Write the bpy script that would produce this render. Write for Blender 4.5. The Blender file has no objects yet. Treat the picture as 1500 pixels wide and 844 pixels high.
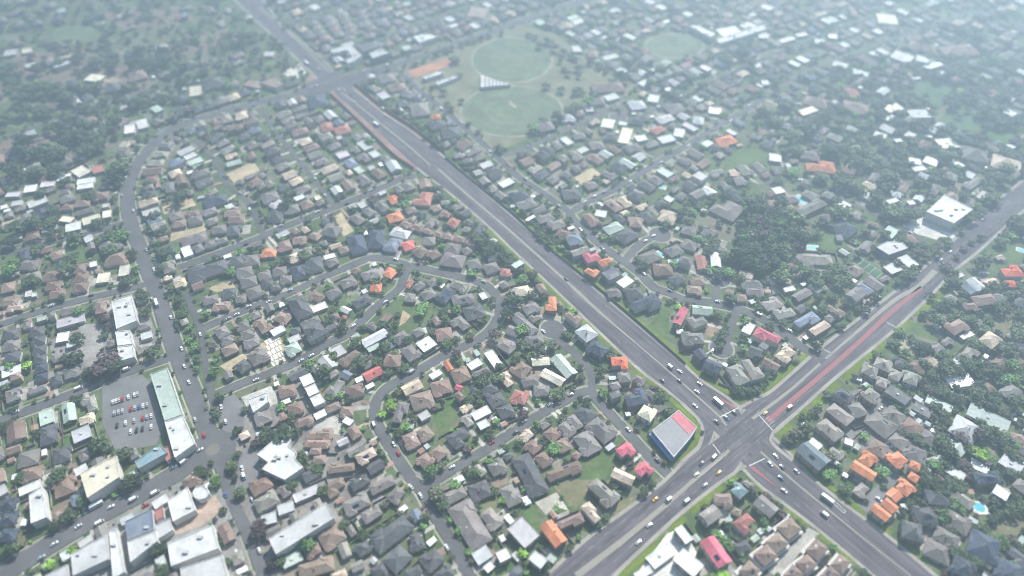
HOUSE_DATA = """
@500 703 5.984
960 200 1190 580 .5 g h;900 180 1080 90 .5 g h;1130 120 1290 60 .8 d h;1250 270 1370 410 .65 y h;1440 60 1520 210 .7 g h
90 60 230 -20 .5 d h;260 90 450 -10 .4 g h;30 250 230 160 .5 g h;190 340 330 250 .6 g L;430 180 520 80 .7 g h;60 400 110 480 .6 g h
140 620 250 560 .9 d h;280 590 580 360 .4 d h;640 470 670 610 .65 d h;420 760 560 620 .8 d h;730 760 860 650 .8 d h;270 830 380 760 .7 d h;560 850 690 770 .5 d h;840 850 970 790 .6 d h
1160 690 1300 600 .8 l f;1260 790 1330 730 .8 w f;1370 680 1470 630 .9 w f2
@750 703 5.984
300 380 430 550 .55 o g2;425 405 615 320 .42 k L2;640 210 760 340 .5 t L2;710 20 900 190 .42 y h2;20 370 180 540 .75 l f2;170 650 285 740 .7 l f2;-10 830 90 760 .7 n f2
1180 760 1400 600 .6 w f;1450 640 1640 800 .6 w f2;1090 840 1250 750 .5 l f;1455 405 1560 540 .5 w f2
@1000 703 5.984
455 60 535 135 .95 q h2;290 180 460 180 .75 k L2;190 340 310 255 .85 y g2;430 250 505 290 .7 k h;490 420 610 330 .95 m L2;220 520 370 730 .5 p g2
885 365 990 475 1 k P2;780 495 880 600 1 k P2;680 600 780 710 1 k P2;540 745 640 840 1 k P2
1125 560 1235 655 1 k P2;1040 685 1130 785 1 k P2;930 780 1030 870 1 k P2;1340 690 1440 770 1 k P2;1250 790 1350 880 1 k P2
@1250 703 5.984
390 30 500 120 .85 o h2;330 75 430 160 .7 o g2;180 220 320 330 .45 o g2;265 180 370 270 .6 o g2
650 160 850 170 .8 d h2;560 310 720 290 .9 d h2;420 430 590 480 .85 d h2;800 290 1010 420 .55 g h;720 450 920 560 .5 g h;640 570 860 680 .6 g h
1030 520 1270 640 .75 n h2;880 720 1060 800 .8 n h2;1280 760 1480 860 .8 n h2;1190 20 1350 120 .6 w f2
@1250 562 5.984
290 230 440 330 .6 g h;150 280 350 440 .6 g h;450 330 590 420 .7 b h;600 430 720 510 .7 g h;340 450 470 550 .7 g h;470 560 610 650 .8 g h
110 60 200 130 .9 y h2;-10 160 80 270 .85 g h2;290 20 490 150 .42 d f2;530 180 690 270 .45 d f;640 120 870 230 .3 l f;1010 210 1380 390 .3 s f;880 340 1080 450 .7 l h
150 520 290 600 .7 k h;80 625 180 695 .95 o h2;350 620 440 705 .95 o h2;0 690 190 810 .38 o g2;495 690 585 730 .7 o h2;495 790 570 840 .7 o h2;1030 700 1220 780 .5 w f;1050 820 1350 850 .4 n h2
660 680 800 640 .5 l f;1300 640 1480 760 .5 l f;1380 450 1500 480 .6 k h
@1000 562 5.984
990 550 1205 735 .52 e g2;1105 500 1215 585 .6 w f;1220 330 1370 470 .5 y h2;1300 200 1470 330 .45 y h2;1360 60 1500 160 .5 d h2;1420 490 1500 520 .7 w f
@750 562 5.984
10 90 140 130 .8 m h;150 40 320 40 .6 g h;590 215 700 310 .85 d h;510 280 595 385 .6 g h;435 345 535 440 .6 g h;600 440 720 600 .75 g h;700 330 860 480 .6 g h
310 405 390 480 .9 b h;420 490 480 580 .85 b h;140 520 220 605 .85 b h;245 615 310 710 .85 b h;510 625 575 675 .95 b h;310 800 650 660 .28 b h
50 590 250 960 .45 d h;960 540 1045 625 1 p L2;1115 715 1205 790 1 p L2;890 770 1060 850 .45 t g2;1125 215 1240 280 .8 c h2;1000 130 1180 100 .8 n L2;840 95 940 60 .7 d f2;870 25 960 0 .8 g h2
@500 562 5.984
60 60 200 10 .8 b h;70 370 140 460 .85 k h;20 310 100 350 .8 w f;-30 230 90 230 .7 k h;545 165 500 330 .6 g L;620 165 800 110 .7 k h;790 50 950 10 .7 b h;1000 10 1060 30 .8 p g
580 440 645 550 .85 k h;700 390 775 475 .95 k h;820 565 890 640 .95 k h;700 630 770 715 .95 k h;960 520 1110 430 .75 d L;1150 290 1300 215 .5 w f;1200 375 1290 330 .75 w f
1230 60 1360 20 .7 d h;1300 170 1420 110 .8 d h;1380 260 1500 210 .8 d h;1310 760 1430 700 .8 g h;1440 660 1510 620 .7 d h
@250 421 5.984
290 135 440 95 .5 g h;470 55 630 35 .6 d h;660 80 800 30 .7 g h;550 150 680 120 .6 g h;360 190 540 190 .4 k h;1075 90 1175 260 .8 d h2;930 240 1050 285 .8 k h;1240 60 1330 115 .8 b h;1220 185 1370 130 .45 w f;770 280 840 380 .7 k h;600 345 685 320 .8 g h;620 425 720 385 .7 g h;640 495 770 460 .5 g h
400 425 510 370 .8 g h;440 485 550 435 .7 g h;450 560 580 500 .6 k h;570 800 680 725 .8 d h;690 740 860 650 .7 g h;880 400 1000 340 .5 w f;1050 390 1140 370 .6 d h;1010 490 1150 430 .5 l f;1040 560 1180 500 .7 s h;1140 350 1310 275 .4 g h;1205 440 1350 360 .8 d h2;1370 70 1480 20 .6 g h;1420 265 1500 240 .7 b h;850 20 960 -10 .5 d h
@250 562 5.984
1172 -80 1215 3 1.2 w T2;1217 10 1258 90 1.2 w T2;1262 98 1305 178 1.2 w T2
740 320 870 270 .7 g h;950 80 1090 40 .6 b h;1030 235 1150 190 .7 b h;1100 360 1250 290 .4 k h;1250 295 1360 240 .55 w f;1370 235 1500 185 .5 k h;1160 490 1430 490 .3 k h;1220 610 1340 610 .6 k h;1320 790 1490 780 .35 k h
@500 421 5.984
980 270 1080 370 .9 g L;840 410 980 390 .8 b h;685 527 805 455 .8 w f;565 520 645 620 .85 g h;185 500 390 390 .33 w g;225 545 340 490 .4 s f;380 630 510 640 .8 b h;195 792 340 717 .5 r g;0 670 140 560 .35 b h
560 80 640 90 .9 g h;710 70 840 10 .7 g h;860 120 955 10 .65 n h;980 120 1150 80 .4 g h;1080 240 1240 190 .7 d h;290 10 410 10 .7 o h;110 160 240 90 .5 d h;-20 250 25 260 .8 m h;1285 555 1385 695 .5 w f;1110 700 1220 640 .6 w f;1390 480 1500 550 .6 g h;960 790 1120 740 .8 b h;920 650 970 730 .6 o g;110 840 200 800 .6 w f
@750 421 5.984
338 80 345 195 .8 o L2;495 215 590 295 .6 k L2;605 350 705 440 .9 l h2;690 490 815 575 .65 n h2;880 660 1010 655 .8 R L2;930 800 1050 790 .8 g h2;1050 780 1150 830 .6 g h2;110 200 220 150 .7 g h;30 240 230 410 .35 g h;130 470 280 430 .6 g h
180 650 330 640 .45 c g;250 740 440 840 .4 c g;380 605 522 765 .5 s g;40 780 140 680 .9 b h;90 850 270 800 .5 g h;830 50 950 20 .6 g h;1010 60 1150 40 .7 d h2;1060 165 1280 80 .5 n L2;30 40 150 20 .7 c h
@1000 421 5.984
30 180 -40 320 .5 p g2;50 310 180 260 .8 g L2;0 440 180 440 .5 g h2;135 548 198 625 .8 n g2;190 650 330 710 .6 n g2;430 690 540 830 .6 y h2;570 630 670 790 .55 y L2;590 530 700 570 .55 d g2;680 480 750 525 .8 d f2;640 380 840 480 .4 p L2;850 620 955 540 .7 t h2;1020 330 1170 240 .6 i L2;1140 390 1270 310 .5 t h2
720 165 850 120 .7 y h;820 245 970 205 .5 y h;460 90 560 90 .7 k h;20 20 170 30 .5 k h;520 20 710 30 .4 g h;890 20 990 0 .5 w f;980 80 1130 0 .6 g g
@1250 421 5.984
200 640 330 700 .6 y h2;90 710 230 760 .6 y h2;340 740 430 790 .8 y h2;440 765 560 810 .8 y h2;200 800 300 840 .8 y h2;1060 120 1240 90 .6 k h2;980 165 1090 150 .6 k h2;860 390 1000 310 .8 k h2;920 430 1040 380 .5 w f;830 830 1050 800 .6 w f
@0 421 5.984
490 320 740 250 .3 l f;490 440 600 420 .8 w f;260 400 380 370 .6 d h;275 480 390 450 .6 d h;285 560 400 530 .6 d h;295 640 400 610 .6 d h;305 720 410 690 .6 n h;310 800 410 770 .6 n h
20 420 160 390 .6 d h;30 520 170 490 .6 g h;40 620 170 590 .6 d h;0 60 150 20 .4 t h;10 140 160 120 .4 k h;20 220 170 210 .35 t h;560 760 690 710 .6 g h;1230 430 1330 400 .6 l f;250 60 300 50 .9 w f;420 60 560 30 .5 b h
@0 619 3.75
90 380 230 320 .35 w f;0 450 90 440 .8 n h;0 535 90 525 .8 n h;0 620 90 610 .8 n h;100 210 210 180 .7 g h;110 300 230 270 .6 b h;290 190 380 160 .8 d h;220 80 310 50 1 d h;300 370 400 330 .8 b h
@375 619 3.75
200 420 340 360 .35 l f;110 485 210 450 .6 l f;30 535 120 510 .7 l f;360 660 470 590 .7 k h;240 820 420 770 .4 k h;260 90 430 80 .3 k h;360 270 530 250 .3 k h;300 190 380 180 .7 k h
@250 280 5.984
160 745 490 640 .3 d h;110 555 210 520 1 w f;200 525 290 490 .8 g h;290 490 385 470 .7 g h;500 365 650 350 .8 d h;390 440 510 405 .4 g h;360 340 480 320 .5 g h;660 300 780 340 .6 g h;500 245 640 230 .4 k h;470 200 610 180 .4 k h;290 110 490 60 .4 n h;280 190 400 150 .4 g h;130 190 240 190 .4 k h;140 260 270 230 .5 g h;20 290 140 270 .5 k h;80 460 320 390 .33 g h;-10 225 90 200 .6 g h
880 225 1010 230 .8 d h;1010 170 1120 140 .7 g h;880 140 970 80 .5 l h;800 70 940 30 .5 g h;1170 155 1270 110 .8 k h;1260 70 1320 50 .8 c f;1320 90 1400 50 .6 g h;950 490 1050 460 .8 k h;800 540 920 540 .5 o h;1080 430 1210 410 .5 k h;1210 370 1310 410 .8 k h;1320 330 1470 360 .7 g h
520 620 640 600 .7 d h;650 605 770 590 .7 g h;580 720 710 690 .6 g h;770 750 880 720 .6 g h;600 820 750 780 .6 g h;800 825 920 800 .6 d h;890 710 1010 690 .6 g h;1060 740 1180 710 .9 n h;1190 670 1330 640 .8 d h;940 795 1060 775 .6 g h;1340 590 1450 560 .4 w f;1350 640 1450 600 .6 g h;1400 490 1490 460 .4 t g
@500 280 5.984
430 40 475 100 .9 o h;640 60 800 70 .75 m L;320 90 390 160 .7 g h;210 150 270 200 .9 g h;100 210 180 270 .8 g h;410 240 530 210 .6 o h;570 175 650 150 .6 k h
530 270 610 300 .55 k h;625 300 715 335 .55 k h;720 335 800 365 .55 k h;805 365 890 395 .55 k h;895 380 985 410 .55 k h;995 400 1080 430 .55 k h;1095 430 1180 470 .55 k h
790 150 870 130 .7 k h;870 180 950 210 .6 k h;940 260 1030 280 .7 m h;105 390 155 540 .9 n h;310 340 300 490 .9 n h;480 410 430 520 .9 i h;440 350 590 385 .5 l h;540 490 640 460 .8 r h;640 550 740 490 .8 b h;770 570 860 530 .8 b h;720 430 830 430 .7 g h
920 490 1050 510 .7 g h;1050 535 1120 500 .9 g h;860 600 1060 630 .6 g h;1120 650 1230 620 .7 g h;1240 680 1380 640 .7 g h;1280 590 1400 580 .5 d h;1390 700 1470 710 .8 m h;190 750 330 700 .5 g h;420 770 490 700 .9 o h;320 830 430 790 .7 o h;0 820 120 770 .6 g h;-20 520 60 500 .6 k h;740 840 830 790 .8 g h;640 850 720 800 .7 g h;570 840 620 770 .5 m h
@750 280 5.984
480 430 600 400 .75 i h2;530 545 670 500 .4 y g2;640 590 760 550 .75 p L2;760 630 870 600 .6 o L2;650 680 740 730 .7 o L2;810 745 930 690 .8 n f2;930 830 1040 760 .75 w f2;650 200 740 290 .55 b h;730 180 830 200 .6 l f;840 80 940 160 .6 k h;950 50 1020 130 .6 t h
830 360 980 300 .6 s h;960 460 1110 385 .8 d h;1040 260 1150 270 .8 k h;1150 180 1220 270 .7 d h;1310 200 1430 245 .85 t h;1140 610 1290 550 .7 g h;1220 680 1390 680 .6 b h;1370 545 1480 490 .8 g h;1400 790 1500 750 .8 d h
480 60 620 40 .6 d h;0 60 130 20 .6 n h;50 130 200 90 .5 g h;170 190 300 140 .4 g h;130 250 220 200 .22 w f;220 255 350 210 .5 g h;330 310 450 270 .6 g h;400 360 510 380 .5 b h;1030 15 1130 50 .7 d h;650 -40 740 -70 .7 g h
@1000 280 5.984
290 110 490 200 .7 g L;740 110 860 125 .65 k h;1020 180 1240 80 .38 g h;1060 10 1180 60 .5 g h;1350 280 1500 360 .65 n h;1345 400 1410 405 .9 n f;1000 580 1300 600 .3 y h;155 570 180 680 .75 m g;285 545 295 655 .75 w g;0 320 110 350 .7 g h;0 450 120 490 .7 g h;50 810 190 800 .6 k h;510 820 710 825 .4 g h;1030 845 1150 820 .6 g h
@1250 280 5.984
1300 700 1480 700 .7 R L2;1330 790 1430 800 .7 R h;300 90 400 60 .5 w f;480 100 540 90 .8 w f;1100 690 1190 700 .5 l f;340 20 420 40 .6 l h
@375 0 3.75
290 130 340 125 .6 g h;310 155 360 150 .6 g h;330 180 380 172 .6 g h;350 205 405 200 .6 k h;365 105 420 98 .6 g h;385 130 440 125 .6 g h;405 160 460 155 .6 k h;430 185 485 178 .6 g h;450 85 510 78 .6 g h;465 115 520 108 .6 g h;480 145 535 140 .6 k h;490 170 545 165 .6 g h;520 60 600 70 .5 k h;560 100 620 95 .6 g h;560 130 640 122 .5 g h;600 160 680 150 .5 g h;480 210 540 205 .5 g h;610 195 670 190 .5 g h;680 185 740 180 .5 d h;660 120 720 115 .6 g h
680 430 760 420 .5 g h;730 480 820 470 .4 k h;810 500 870 530 .8 g h;860 545 910 540 .7 d h;780 570 830 560 .7 d h;850 600 950 590 .7 g h;950 690 1030 670 .6 d h;960 640 1010 640 .6 o h;1020 730 1110 720 .6 d h;290 560 380 545 .7 n h;360 700 420 690 .8 m h;430 720 510 700 .5 m h;200 730 280 710 .4 k h;110 460 150 450 .8 k h;30 300 100 300 .5 l f;20 470 100 450 .6 g h
1170 60 1270 70 .6 o f;480 260 550 240 .4 l f
@750 0 3.75
590 470 670 460 .6 k h;510 540 580 520 .6 l f;660 590 740 580 .6 l h;600 610 700 640 .5 m h;500 670 570 680 .7 w f;400 600 450 595 .8 w f;610 790 640 700 .7 c f;680 760 740 750 .6 w f;810 770 890 750 .6 l f;890 720 950 730 .8 l f;750 540 810 550 .7 l f;770 720 830 700 .6 m h;850 600 930 580 .7 g h;800 660 880 640 .5 l h;950 690 1020 680 .7 k h;980 660 1050 670 .7 l h;1130 780 1220 760 .6 o h;1080 600 1150 610 .5 w f;330 265 385 265 .6 w f;420 290 470 295 .7 o h;500 320 580 300 .4 l f;540 50 600 60 .5 w f;440 480 640 470 .3 k h;450 575 530 570 .5 g h;1010 160 1110 190 .5 w f;1140 180 1250 160 .6 w f
620 810 700 800 .5 g h;740 800 800 780 .5 g h;340 750 400 740 .5 g h;160 710 240 700 .6 g h;280 660 350 650 .6 l h;430 800 500 790 .6 g h;350 620 390 620 .8 k h
@1100 0 3.75
170 230 250 210 .4 w f;250 195 310 185 .4 w f;320 205 380 210 .5 w f;40 190 100 195 .5 w f;420 190 470 195 .5 w f;20 355 60 355 .7 w f;380 30 450 20 .6 o h;550 40 580 90 .5 o h;440 250 540 290 .3 o h;600 240 720 250 .3 o h;600 310 700 350 .3 o h;870 240 1020 270 .25 o h;1050 280 1230 270 .4 o h;820 190 900 190 .4 o h;510 570 640 600 .35 o h;300 545 420 570 .35 o h;510 500 590 505 .5 m h;270 620 360 590 .5 c f;550 380 650 405 .35 w f;450 340 530 360 .4 l f;780 290 900 330 .5 w f;900 310 980 330 .5 w f;960 370 1050 345 .4 w f;880 430 930 420 .5 w f;790 770 830 765 .6 w f;740 600 830 580 .7 c f;860 620 980 620 .5 l f;1030 790 1140 780 .7 c f;490 80 520 100 .7 l f;660 80 770 90 .5 c f;60 450 100 450 .7 l f;1440 440 1490 445 .6 o h
@1100 210 3.75
300 110 460 130 .4 o L;870 90 940 100 .5 w f;950 80 1030 110 .5 w f;890 140 960 130 .5 w f;270 60 380 70 .4 g h;100 70 170 80 .6 l f;220 100 260 90 .5 k h;1190 240 1260 190 .5 g h;1330 90 1480 130 .4 t h;1160 40 1300 70 .5 g h;1180 160 1230 180 .7 l f
@0 0 3.75
680 710 740 700 .8 w f;750 685 810 670 .8 w f;480 420 560 430 .7 c f;580 480 660 470 .6 d h;710 420 800 400 .5 o h;660 590 730 585 .4 w f;1040 500 1110 490 .8 c f;1350 450 1440 470 .5 k f;1110 470 1220 440 .5 d h;970 610 1030 600 .7 d h;1060 600 1110 585 .7 d h;1110 580 1170 565 .8 d h;1180 560 1240 540 .6 g h;1250 540 1310 520 .6 t h;1310 510 1360 495 .7 d h;1430 460 1500 445 .6 g h;1440 310 1490 305 .5 w f;20 290 90 280 .5 l f;120 280 170 270 .5 c f
@0 210 3.75
130 250 200 240 .6 w f;220 225 300 215 .4 w f;310 190 390 175 .4 w f;30 280 110 275 .4 l f;410 170 490 130 .8 c f;490 150 560 130 .6 m f;420 210 520 195 .3 w f;420 240 510 225 .3 w f;0 350 40 340 .5 w f;60 330 120 320 .5 l f;330 410 400 420 .6 c f;350 470 440 450 .5 w f;450 430 550 400 .4 c f;560 390 610 380 .8 c f;560 340 600 335 .6 l f;230 470 310 460 .5 l f;10 565 60 555 .7 w f;410 330 490 320 .5 k h;510 290 590 280 .5 k h;330 310 400 290 .5 g h;340 350 400 345 .5 b h;140 510 210 490 .6 b h;460 530 510 510 .7 l f;550 580 650 540 .6 g h;530 740 600 730 .8 c f;650 700 710 690 1 c f;400 690 470 680 .7 b h;410 740 480 730 .6 b h;400 790 480 780 .6 b h;240 730 330 720 .6 b h;250 790 340 780 .6 b h;0 810 90 790 .7 k h;145 830 190 820 .9 w f;490 665 530 655 .7 w f;580 640 700 620 .5 b h;110 670 210 660 .5 g h;280 620 340 600 .6 k h
"""
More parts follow.
